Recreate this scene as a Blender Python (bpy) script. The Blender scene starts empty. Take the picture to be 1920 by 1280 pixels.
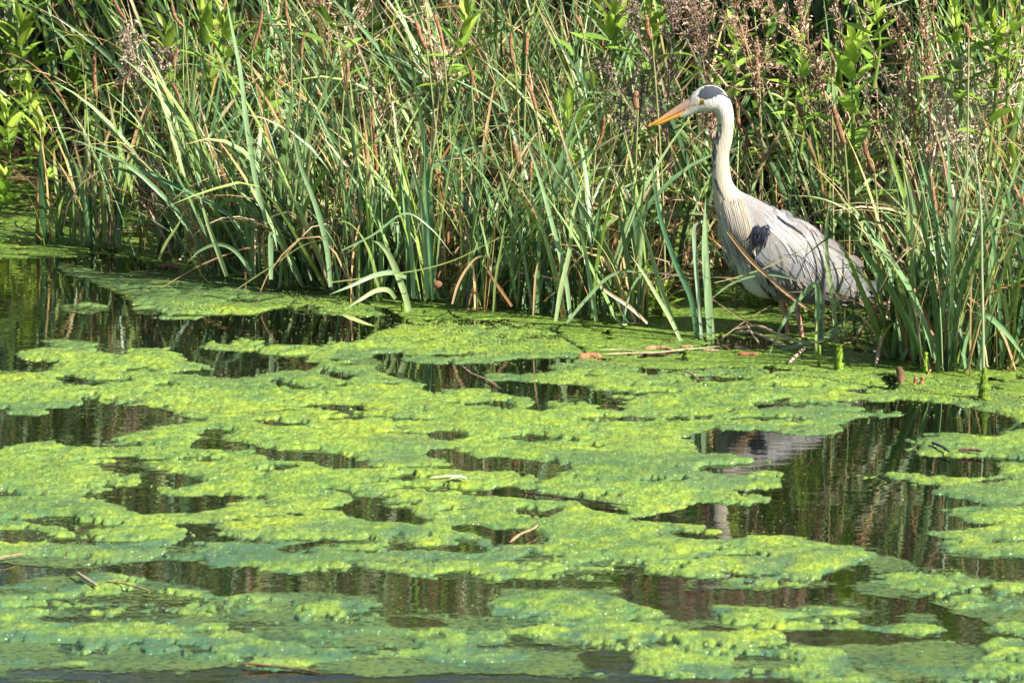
import bpy, bmesh, math
import numpy as np
from mathutils import Vector
from mathutils.bvhtree import BVHTree

# ------------------------------------------------------------------ camera
SC = bpy.context.scene
COL = SC.collection
PITCH = math.radians(10.5)
F_PX = 12480.0                      # focal length in pixels of the 1920 wide photograph
CAM = np.array([-0.680, -15.735, 2.902])
cam_d = bpy.data.cameras.new("camera")
cam_o = bpy.data.objects.new("camera", cam_d)
COL.objects.link(cam_o)
cam_o.location = CAM
cam_o.rotation_euler = (math.pi / 2 - PITCH, 0, 0)
cam_d.sensor_width = 36.0
cam_d.lens = F_PX / 1920 * 36
cam_d.clip_start = 0.5
cam_d.clip_end = 2000
cam_d.dof.use_dof = True
cam_d.dof.focus_distance = 15.95
cam_d.dof.aperture_fstop = 15
SC.camera = cam_o

# ------------------------------------------------------------------ light
SUN_AZ = math.radians(125)          # compass style: 0 = +Y, 90 = +X
SUN_EL = math.radians(40)
world = bpy.data.worlds.new("World")
SC.world = world
world.use_nodes = True
nt = world.node_tree
bg = nt.nodes["Background"]
sky = nt.nodes.new("ShaderNodeTexSky")
sky.sky_type = 'NISHITA'
sky.sun_disc = False
sky.sun_elevation = SUN_EL
sky.sun_rotation = SUN_AZ
nt.links.new(sky.outputs[0], bg.inputs[0])
bg.inputs[1].default_value = 0.055
sun_d = bpy.data.lights.new("sun", 'SUN')
sun_d.energy = 5.0
sun_d.angle = math.radians(0.5)
sun_d.color = (1.0, 0.93, 0.80)
sun_o = bpy.data.objects.new("sun", sun_d)
COL.objects.link(sun_o)
sdir = Vector((math.sin(SUN_AZ) * math.cos(SUN_EL), math.cos(SUN_AZ) * math.cos(SUN_EL), math.sin(SUN_EL)))
sun_o.rotation_euler = sdir.to_track_quat('Z', 'Y').to_euler()
SC.view_settings.view_transform = 'Standard'
SC.view_settings.look = 'None'
SC.view_settings.gamma = 1
SC.view_settings.exposure = 1.2
SC.cycles.max_bounces = 8
SC.cycles.diffuse_bounces = 1
SC.cycles.glossy_bounces = 3
SC.cycles.transmission_bounces = 3
SC.cycles.transparent_max_bounces = 8

# ------------------------------------------------------------------ projection helpers (photo pixel <-> place)
cP, sP = math.cos(PITCH), math.sin(PITCH)
def ray(px, py):
    a = (np.asarray(px, float) - 960) / F_PX
    b = (640 - np.asarray(py, float)) / F_PX
    return np.stack([a, cP + b * sP, -sP + b * cP], -1)
def G(px, py, z=0.0):
    d = ray(px, py)
    t = (z - CAM[2]) / d[..., 2]
    return CAM + d * t[..., None] if np.ndim(t) else CAM + d * t
def P(px, py, Y=0.0):
    d = ray(px, py)
    t = (Y - CAM[1]) / d[..., 1]
    return CAM + d * t[..., None] if np.ndim(t) else CAM + d * t
def proj(V):
    V = np.asarray(V, float) - CAM
    dep = V[..., 1] * cP - V[..., 2] * sP
    up = V[..., 1] * sP + V[..., 2] * cP
    return 960 + V[..., 0] / dep * F_PX, 640 - up / dep * F_PX

# ------------------------------------------------------------------ object helpers
def tag(o, label=None, cat=None, group=None, kind=None):
    if label: o["label"] = label
    if cat: o["category"] = cat
    if group: o["group"] = group
    if kind: o["kind"] = kind
    return o
def empty(name, loc=(0, 0, 0), label=None, cat=None, group=None, kind=None):
    o = bpy.data.objects.new(name, None)
    COL.objects.link(o)
    o.location = loc
    o.empty_display_size = 0.05
    return tag(o, label, cat, group, kind)
def build(name, V, F, mat, C=None, parent=None, smooth=True, extra=None):
    """one mesh object from vertex, quad/tri face and colour arrays (world coordinates)"""
    me = bpy.data.meshes.new(name)
    V = np.asarray(V, np.float64)
    org = np.array([0.0, 0.0, 0.0]) if parent is None else np.array(parent.location)
    if isinstance(F, np.ndarray):
        n = F.shape[1]
        me.vertices.add(len(V))
        me.vertices.foreach_set("co", (V - org).astype(np.float32).ravel())
        me.loops.add(F.size)
        me.loops.foreach_set("vertex_index", F.astype(np.int32).ravel())
        me.polygons.add(len(F))
        me.polygons.foreach_set("loop_start", np.arange(0, F.size, n, dtype=np.int32))
        me.update(calc_edges=True)
    else:
        me.from_pydata((V - org).tolist(), [], [tuple(int(i) for i in f) for f in F])
    me.polygons.foreach_set("use_smooth", np.full(len(me.polygons), smooth))
    if C is not None:
        at = me.color_attributes.new("col", 'FLOAT_COLOR', 'POINT')
        C = np.asarray(C, float)
        if C.shape[1] == 3: C = np.concatenate([C, np.ones((len(C), 1))], 1)
        at.data.foreach_set("color", C.astype(np.float32).ravel())
    for k, v in (extra or {}).items():
        a = me.attributes.new(k, 'FLOAT', 'POINT')
        a.data.foreach_set("value", np.asarray(v, np.float32))
    me.materials.append(mat)
    o = bpy.data.objects.new(name, me)
    COL.objects.link(o)
    if parent is not None:
        o.parent = parent
    return o
class Bag:
    """collects pieces that belong to one mesh"""
    def __init__(s): s.V, s.F, s.C, s.n = [], [], [], 0
    def add(s, V, F, C):
        V = np.asarray(V, float); F = np.asarray(F, int); C = np.asarray(C, float)
        if C.ndim == 1: C = np.tile(C, (len(V), 1))
        s.V.append(V); s.F.append(F + s.n); s.C.append(C); s.n += len(V)
    def empty(s): return s.n == 0
    def build(s, name, mat, parent=None, smooth=True):
        return build(name, np.concatenate(s.V), np.concatenate(s.F), mat, np.concatenate(s.C), parent, smooth)
def smooth_path(pts, n):
    """Catmull-Rom through pts -> n samples"""
    p = np.asarray(pts, float)
    p = np.concatenate([2 * p[:1] - p[1:2], p, 2 * p[-1:] - p[-2:-1]])
    k = len(p) - 3
    t = np.linspace(0, k - 1e-6, n)
    i = t.astype(int); u = (t - i)[:, None]
    a, b, c, d = p[i], p[i + 1], p[i + 2], p[i + 3]
    return 0.5 * (2 * b + (c - a) * u + (2 * a - 5 * b + 4 * c - d) * u ** 2 + (3 * b - 3 * c + d - a) * u ** 3)
def tube(path, rad, k=8, squash=1.0):
    """closed tube along a 3-D path with a radius per point -> V, quads"""
    p = np.asarray(path, float); r = np.broadcast_to(np.asarray(rad, float), (len(p),))
    T = np.gradient(p, axis=0); T /= np.linalg.norm(T, axis=1)[:, None] + 1e-12
    ref = np.array([0.13, 1.0, 0.07]) if abs(T[:, 1]).mean() < 0.8 else np.array([1.0, 0.1, 0.2])
    A = np.cross(T, ref); A /= np.linalg.norm(A, axis=1)[:, None] + 1e-12
    B = np.cross(T, A)
    th = np.linspace(0, 2 * math.pi, k, endpoint=False)
    V = (p[:, None] + r[:, None, None] * (A[:, None] * np.cos(th)[None, :, None] + B[:, None] * squash * np.sin(th)[None, :, None])).reshape(-1, 3)
    n = len(p)
    i, j = np.meshgrid(np.arange(n - 1), np.arange(k), indexing='ij')
    j2 = (j + 1) % k
    F = np.stack([i * k + j, i * k + j2, (i + 1) * k + j2, (i + 1) * k + j], -1).reshape(-1, 4)
    V = np.concatenate([V, p[:1], p[-1:]])
    j = np.arange(k); j2 = (j + 1) % k
    return V, F
rng = np.random.default_rng(11)
# value noise
_tab = np.random.default_rng(5).random((257, 257)); _tab[256] = _tab[0]; _tab[:, 256] = _tab[:, 0]
def vn(x, y, seed=0):
    x = np.asarray(x, float) + seed * 17.31; y = np.asarray(y, float) + seed * 5.77
    xi = np.floor(x).astype(int); yi = np.floor(y).astype(int)
    u = x - xi; v = y - yi
    u = u * u * (3 - 2 * u); v = v * v * (3 - 2 * v)
    xi &= 255; yi &= 255
    t = _tab
    return (t[xi, yi] * (1 - u) + t[xi + 1, yi] * u) * (1 - v) + (t[xi, yi + 1] * (1 - u) + t[xi + 1, yi + 1] * u) * v
def fbm(x, y, seed=0, o=4):
    s = 0; a = 0.5; tot = 0
    for k in range(o):
        s = s + a * vn(x * 2 ** k, y * 2 ** k, seed + k); tot += a; a *= 0.5
    return s / tot
def sstep(a, b, x):
    t = np.clip((x - a) / (b - a), 0, 1)
    return t * t * (3 - 2 * t)

# ------------------------------------------------------------------ materials
def mat_new(name):
    m = bpy.data.materials.new(name)
    m.use_nodes = True
    nt = m.node_tree
    return m, nt, nt.nodes["Principled BSDF"], nt.nodes["Material Output"]
def node(nt, kind, **kw):
    n = nt.nodes.new(kind)
    for k, v in kw.items(): setattr(n, k, v)
    return n
def leaf_material(name, rough=0.42, trans=0.3, streak=220.0, spec=0.5, amp=0.35, bump=0.0):
    m, nt, b, out = mat_new(name)
    at = node(nt, "ShaderNodeVertexColor", layer_name="col")
    tc = node(nt, "ShaderNodeTexCoord")
    mp = node(nt, "ShaderNodeMapping"); mp.inputs["Scale"].default_value = (1, 1, 0.12)
    nz = node(nt, "ShaderNodeTexNoise"); nz.inputs["Scale"].default_value = streak; nz.inputs["Detail"].default_value = 2
    mr = node(nt, "ShaderNodeMapRange")
    mr.inputs["To Min"].default_value = 1 - amp; mr.inputs["To Max"].default_value = 1 + amp
    mx = node(nt, "ShaderNodeMix", data_type='RGBA', blend_type='MULTIPLY'); mx.inputs[0].default_value = 1
    nt.links.new(tc.outputs["Object"], mp.inputs[0]); nt.links.new(mp.outputs[0], nz.inputs["Vector"])
    nt.links.new(nz.outputs[0], mr.inputs[0])
    nt.links.new(at.outputs[0], mx.inputs[6]); nt.links.new(mr.outputs[0], mx.inputs[7])
    nt.links.new(mx.outputs[2], b.inputs["Base Color"])
    b.inputs["Roughness"].default_value = rough
    b.inputs["Specular IOR Level"].default_value = spec
    if bump:
        bp = node(nt, "ShaderNodeBump"); bp.inputs["Distance"].default_value = bump
        nt.links.new(nz.outputs[0], bp.inputs["Height"]); nt.links.new(bp.outputs[0], b.inputs["Normal"])
    if trans > 0:
        tr = node(nt, "ShaderNodeBsdfTranslucent")
        ms = node(nt, "ShaderNodeMixShader"); ms.inputs[0].default_value = trans
        nt.links.new(mx.outputs[2], tr.inputs[0])
        nt.links.new(b.outputs[0], ms.inputs[1]); nt.links.new(tr.outputs[0], ms.inputs[2])
        nt.links.new(ms.outputs[0], out.inputs[0])
    return m
M_SEDGE = leaf_material("sedge_leaf", 0.36, 0.18)
M_DRY = leaf_material("dry_leaf", 0.65, 0.2, amp=0.45)
M_LEAF = leaf_material("broad_leaf", 0.42, 0.28, streak=90, amp=0.2)
M_SEED = leaf_material("seed_head", 0.9, 0.0, streak=500, spec=0.1, amp=0.6, bump=0.002)
M_STICK = leaf_material("dead_stick", 0.8, 0.0, streak=160, spec=0.2, amp=0.5)
M_FEATH = leaf_material("feather", 0.75, 0.08, streak=420, spec=0.15, amp=0.12)
M_PLUM = leaf_material("plume", 0.8, 0.15, streak=420, spec=0.1, amp=0.08)
M_BODY = leaf_material("plumage", 0.85, 0.0, streak=300, spec=0.1, amp=0.16, bump=0.0015)
M_BILL = leaf_material("horn", 0.35, 0.0, streak=150, spec=0.5, amp=0.12)
M_SKIN = leaf_material("leg_skin", 0.5, 0.0, streak=260, spec=0.4, amp=0.5, bump=0.0012)
M_MOSS = leaf_material("moss", 0.7, 0.1, streak=300, spec=0.3, amp=0.6, bump=0.003)
M_EYE, _n, _b, _o = mat_new("eye")
_c = node(_n, "ShaderNodeVertexColor", layer_name="col")
_n.links.new(_c.outputs[0], _b.inputs["Base Color"]); _b.inputs["Roughness"].default_value = 0.06

# soil
M_SOIL, n_, b_, o_ = mat_new("soil")
tc = node(n_, "ShaderNodeTexCoord"); nz = node(n_, "ShaderNodeTexNoise"); nz.inputs["Scale"].default_value = 9; nz.inputs["Detail"].default_value = 8
rp = node(n_, "ShaderNodeValToRGB")
rp.color_ramp.elements[0].position = 0.35; rp.color_ramp.elements[0].color = (0.012, 0.011, 0.006, 1)
rp.color_ramp.elements[1].position = 0.7; rp.color_ramp.elements[1].color = (0.045, 0.05, 0.018, 1)
bp = node(n_, "ShaderNodeBump"); bp.inputs["Distance"].default_value = 0.03
n_.links.new(tc.outputs["Object"], nz.inputs["Vector"]); n_.links.new(nz.outputs[0], rp.inputs[0]); n_.links.new(rp.outputs[0], b_.inputs["Base Color"])
n_.links.new(nz.outputs[0], bp.inputs["Height"]); n_.links.new(bp.outputs[0], b_.inputs["Normal"]); b_.inputs["Roughness"].default_value = 0.9

# water
M_WATER, n_, b_, o_ = mat_new("pond_water")
b_.inputs["Base Color"].default_value = (0.003, 0.005, 0.002, 1)
b_.inputs["Roughness"].default_value = 0.0
b_.inputs["IOR"].default_value = 1.48
b_.inputs["Specular IOR Level"].default_value = 0.9
tc = node(n_, "ShaderNodeTexCoord")
mp = node(n_, "ShaderNodeMapping"); mp.inputs["Scale"].default_value = (0.38, 1.1, 1)
n1 = node(n_, "ShaderNodeTexNoise"); n1.inputs["Scale"].default_value = 26; n1.inputs["Detail"].default_value = 3
n2 = node(n_, "ShaderNodeTexNoise"); n2.inputs["Scale"].default_value = 7; n2.inputs["Detail"].default_value = 2
ad = node(n_, "ShaderNodeMath", operation='MULTIPLY_ADD'); ad.inputs[1].default_value = 2.2
bp = node(n_, "ShaderNodeBump"); bp.inputs["Distance"].default_value = 0.00030
n_.links.new(tc.outputs["Object"], mp.inputs[0]); n_.links.new(mp.outputs[0], n1.inputs["Vector"]); n_.links.new(mp.outputs[0], n2.inputs["Vector"])
n_.links.new(n2.outputs[0], ad.inputs[0]); n_.links.new(n1.outputs[0], ad.inputs[2])
sx = node(n_, "ShaderNodeSeparateXYZ"); rm = node(n_, "ShaderNodeMapRange"); rm.inputs["From Min"].default_value = -2.9; rm.inputs["From Max"].default_value = -4.0
rm.inputs["To Min"].default_value = 1.0; rm.inputs["To Max"].default_value = 9.0        # a breath of wind ruffles the water away from the shore
mh = node(n_, "ShaderNodeMath", operation='MULTIPLY')
n_.links.new(tc.outputs["Object"], sx.inputs[0]); n_.links.new(sx.outputs[1], rm.inputs[0]); n_.links.new(ad.outputs[0], mh.inputs[0]); n_.links.new(rm.outputs[0], mh.inputs[1])
n_.links.new(mh.outputs[0], bp.inputs["Height"]); n_.links.new(bp.outputs[0], b_.inputs["Normal"])

# algae and duckweed
def algae_material(name, duck=False):
    m, nt, b, out = mat_new(name)
    L = nt.links.new
    tc = node(nt, "ShaderNodeTexCoord")
    at = node(nt, "ShaderNodeAttribute", attribute_name="wet")
    big = node(nt, "ShaderNodeTexNoise"); big.inputs["Scale"].default_value = 2.6 if not duck else 5; big.inputs["Detail"].default_value = 5; big.inputs["Roughness"].default_value = 0.62
    mid = node(nt, "ShaderNodeTexNoise"); mid.inputs["Scale"].default_value = 17 if not duck else 34; mid.inputs["Detail"].default_value = 5; mid.inputs["Roughness"].default_value = 0.7
    fine = node(nt, "ShaderNodeTexNoise"); fine.inputs["Scale"].default_value = 110 if not duck else 120; fine.inputs["Detail"].default_value = 2; fine.inputs["Roughness"].default_value = 0.6
    vo = node(nt, "ShaderNodeTexVoronoi"); vo.inputs["Scale"].default_value = 95 if not duck else 210
    mpf = node(nt, "ShaderNodeMapping"); mpf.inputs["Scale"].default_value = (1, 0.35 if not duck else 0.8, 1); L(tc.outputs["Object"], mpf.inputs[0]); 
    for n in (big, mid, vo): L(tc.outputs["Object"], n.inputs["Vector"])
    L(mpf.outputs[0], fine.inputs["Vector"])
    r1 = node(nt, "ShaderNodeValToRGB"); e = r1.color_ramp.elements
    if duck:
        e[0].position = 0.36; e[0].color = (0.075, 0.17, 0.012, 1)
        e[1].position = 0.66; e[1].color = (0.235, 0.36, 0.04, 1)
    else:
        e[0].position = 0.36; e[0].color = (0.09, 0.185, 0.04, 1)
        e[1].position = 0.66; e[1].color = (0.32, 0.40, 0.03, 1)
        k = e.new(0.50); k.color = (0.21, 0.335, 0.06, 1)
    L(big.outputs[0], r1.inputs[0])
    r2 = node(nt, "ShaderNodeValToRGB"); e = r2.color_ramp.elements
    e[0].position = 0.36; e[0].color = (0.05, 0.14, 0.05, 1) if not duck else (0.05, 0.12, 0.01, 1)
    e[1].position = 0.66; e[1].color = (0.31, 0.39, 0.02, 1) if not duck else (0.30, 0.42, 0.07, 1)
    L(mid.outputs[0], r2.inputs[0])
    mx = node(nt, "ShaderNodeMix", data_type='RGBA'); mx.inputs[0].default_value = 0.55
    L(r1.outputs[0], mx.inputs[6]); L(r2.outputs[0], mx.inputs[7])
    mr = node(nt, "ShaderNodeMapRange"); mr.inputs["From Min"].default_value = 0.25; mr.inputs["From Max"].default_value = 0.75
    mr.inputs["To Min"].default_value = 0.52 if not duck else 0.25; mr.inputs["To Max"].default_value = 1.45 if not duck else 1.5
    L(fine.outputs[0], mr.inputs[0])
    mu = node(nt, "ShaderNodeMix", data_type='RGBA', blend_type='MULTIPLY'); mu.inputs[0].default_value = 1
    L(mx.outputs[2], mu.inputs[6]); L(mr.outputs[0], mu.inputs[7])
    # thin soaked weed is darker and bluer
    wt = node(nt, "ShaderNodeMix", data_type='RGBA'); wt.inputs[7].default_value = (0.06, 0.14, 0.06, 1)
    L(at.outputs["Fac"], wt.inputs[0]); L(mu.outputs[2], wt.inputs[6])
    # gas bubbles caught in the weed
    lt = node(nt, "ShaderNodeMath", operation='LESS_THAN'); lt.inputs[1].default_value = 0.17 if not duck else 0.0
    L(vo.outputs["Distance"], lt.inputs[0])
    sel = node(nt, "ShaderNodeSeparateColor"); L(vo.outputs["Color"], sel.inputs[0])
    gt = node(nt, "ShaderNodeMath", operation='GREATER_THAN'); gt.inputs[1].default_value = 0.66; L(sel.outputs[0], gt.inputs[0])
    an = node(nt, "ShaderNodeMath", operation='MULTIPLY'); L(lt.outputs[0], an.inputs[0]); L(gt.outputs[0], an.inputs[1])
    bb = node(nt, "ShaderNodeMix", data_type='RGBA'); bb.inputs[7].default_value = (0.62, 0.68, 0.45, 1)
    L(an.outputs[0], bb.inputs[0]); L(wt.outputs[2], bb.inputs[6])
    L(bb.outputs[2], b.inputs["Base Color"])
    # surface
    h = node(nt, "ShaderNodeMath", operation='MULTIPLY_ADD'); h.inputs[1].default_value = 3.0
    L(mid.outputs[0], h.inputs[0]); L(fine.outputs[0], h.inputs[2])
    bp = node(nt, "ShaderNodeBump"); bp.inputs["Distance"].default_value = 0.0032 if not duck else 0.0025; bp.inputs["Strength"].default_value = 0.8
    L(h.outputs[0], bp.inputs["Height"]); L(bp.outputs[0], b.inputs["Normal"])
    b.inputs["Roughness"].default_value = 0.62
    b.inputs["Specular IOR Level"].default_value = 0.35
    cw = node(nt, "ShaderNodeMapRange"); cw.inputs["To Min"].default_value = 0.12; cw.inputs["To Max"].default_value = 1.0
    L(at.outputs["Fac"], cw.inputs[0]); L(cw.outputs[0], b.inputs["Coat Weight"])
    b.inputs["Coat Roughness"].default_value = 0.10
    b.inputs["Coat IOR"].default_value = 1.33
    if duck: b.inputs["Coat Weight"].default_value = 0.1
    bp2 = node(nt, "ShaderNodeBump"); bp2.inputs["Distance"].default_value = 0.005
    L(mid.outputs[0], bp2.inputs["Height"]); L(bp2.outputs[0], b.inputs["Coat Normal"])
    return m
M_ALGAE = algae_material("algae")
M_FILM, n_, b_, o_ = mat_new("weed_film")
at = node(n_, "ShaderNodeAttribute", attribute_name="wet"); tc = node(n_, "ShaderNodeTexCoord")
na = node(n_, "ShaderNodeTexNoise"); na.inputs["Scale"].default_value = 60; na.inputs["Detail"].default_value = 6; na.inputs["Roughness"].default_value = .7
nb_ = node(n_, "ShaderNodeTexNoise"); nb_.inputs["Scale"].default_value = 6; nb_.inputs["Detail"].default_value = 3
rp = node(n_, "ShaderNodeValToRGB"); rp.color_ramp.elements[0].position = .4; rp.color_ramp.elements[0].color = (.035, .085, .04, 1); rp.color_ramp.elements[1].position = .65; rp.color_ramp.elements[1].color = (.16, .22, .05, 1)
ml = node(n_, "ShaderNodeMath", operation='MULTIPLY_ADD'); ml.inputs[1].default_value = 1.9; ml.inputs[2].default_value = -1.15
ad = node(n_, "ShaderNodeMath", operation='ADD', use_clamp=True)
sc_ = node(n_, "ShaderNodeMath", operation='MULTIPLY', use_clamp=True); sc_.inputs[1].default_value = 2.4
for q in (na, nb_): n_.links.new(tc.outputs["Object"], q.inputs["Vector"])
mixn = node(n_, "ShaderNodeMix", data_type='FLOAT'); mixn.inputs[0].default_value = .6; n_.links.new(nb_.outputs[0], mixn.inputs[2]); n_.links.new(na.outputs[0], mixn.inputs[3]); n_.links.new(mixn.outputs[0], rp.inputs[0]); n_.links.new(rp.outputs[0], b_.inputs["Base Color"])
n_.links.new(na.outputs[0], ml.inputs[0]); n_.links.new(ml.outputs[0], ad.inputs[0]); n_.links.new(at.outputs["Fac"], ad.inputs[1])
n_.links.new(ad.outputs[0], sc_.inputs[0]); n_.links.new(sc_.outputs[0], b_.inputs["Alpha"])
b_.inputs["Roughness"].default_value = .22; b_.inputs["Specular IOR Level"].default_value = .5
bp = node(n_, "ShaderNodeBump"); bp.inputs["Distance"].default_value = 0.003; n_.links.new(na.outputs[0], bp.inputs["Height"]); n_.links.new(bp.outputs[0], b_.inputs["Normal"])
M_DUCK = algae_material("duckweed", True)
# ------------------------------------------------------------------ shore line (front of the standing plants)
_sh = np.array([(-900, 372), (-300, 382), (0, 395), (100, 415), (220, 440), (300, 462), (420, 505), (560, 532), (700, 552), (800, 560),
                (1000, 578), (1250, 602), (1330, 590), (1480, 575), (1530, 610), (1600, 640), (1700, 668), (1900, 682), (2300, 690), (3000, 700)], float)
_shw = G(_sh[:, 0], _sh[:, 1])
def shore(x):
    return np.interp(x, _shw[:, 0], _shw[:, 1])

# ------------------------------------------------------------------ ground: pond bed and rising bank in one sheet
def axis(lo, hi, step, far):
    a = np.arange(lo, hi + step / 2, step)
    s = []; d = step; v = hi
    while v < far:
        d *= 1.35; v += d; s.append(v)
    t = []; d = step; v = lo
    while v > -far:
        d *= 1.35; v -= d; t.append(v)
    return np.array(t[::-1] + list(a) + s)
gx = axis(-3.6, 2.6, 0.08, 900); gy = axis(-4.5, 4.5, 0.08, 900)
X, Yg = np.meshgrid(gx, gy, indexing='ij')
e = Yg - shore(np.clip(X, -3.4, 2.4))
Z = np.where(e < 0.25, -0.28, 0) + np.where(e >= 0.25, -0.28 + 0.33 * sstep(0.25, 0.75, e), 0)
Z = Z + sstep(0.7, 3.2, e) * 0.28
Z += (fbm(X * 3, Yg * 3, 2) - 0.5) * 0.07 * sstep(0.2, 0.8, e)
Z = np.where(Yg < -60, -0.28 + sstep(-60, -75, Yg) * 1.2, Z)
nx, ny = len(gx), len(gy)
i, j = np.meshgrid(np.arange(nx - 1), np.arange(ny - 1), indexing='ij')
F = np.stack([i * ny + j, (i + 1) * ny + j, (i + 1) * ny + j + 1, i * ny + j + 1], -1).reshape(-1, 4)
gr = build("ground", np.stack([X, Yg, Z], -1).reshape(-1, 3), F, M_SOIL)
tag(gr, "dark muddy soil bank rising behind the pond", kind="structure")

# water: a sheet that ends inside the bank
Wv = np.array([[-60, -58, 0], [60, -58, 0], [60, 3.0, 0], [-60, 3.0, 0]], float)
wt_ = build("water", Wv, np.array([[0, 1, 2, 3]]), M_WATER, smooth=False)
tag(wt_, "dark still pond water reflecting the reeds", kind="structure")

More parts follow.
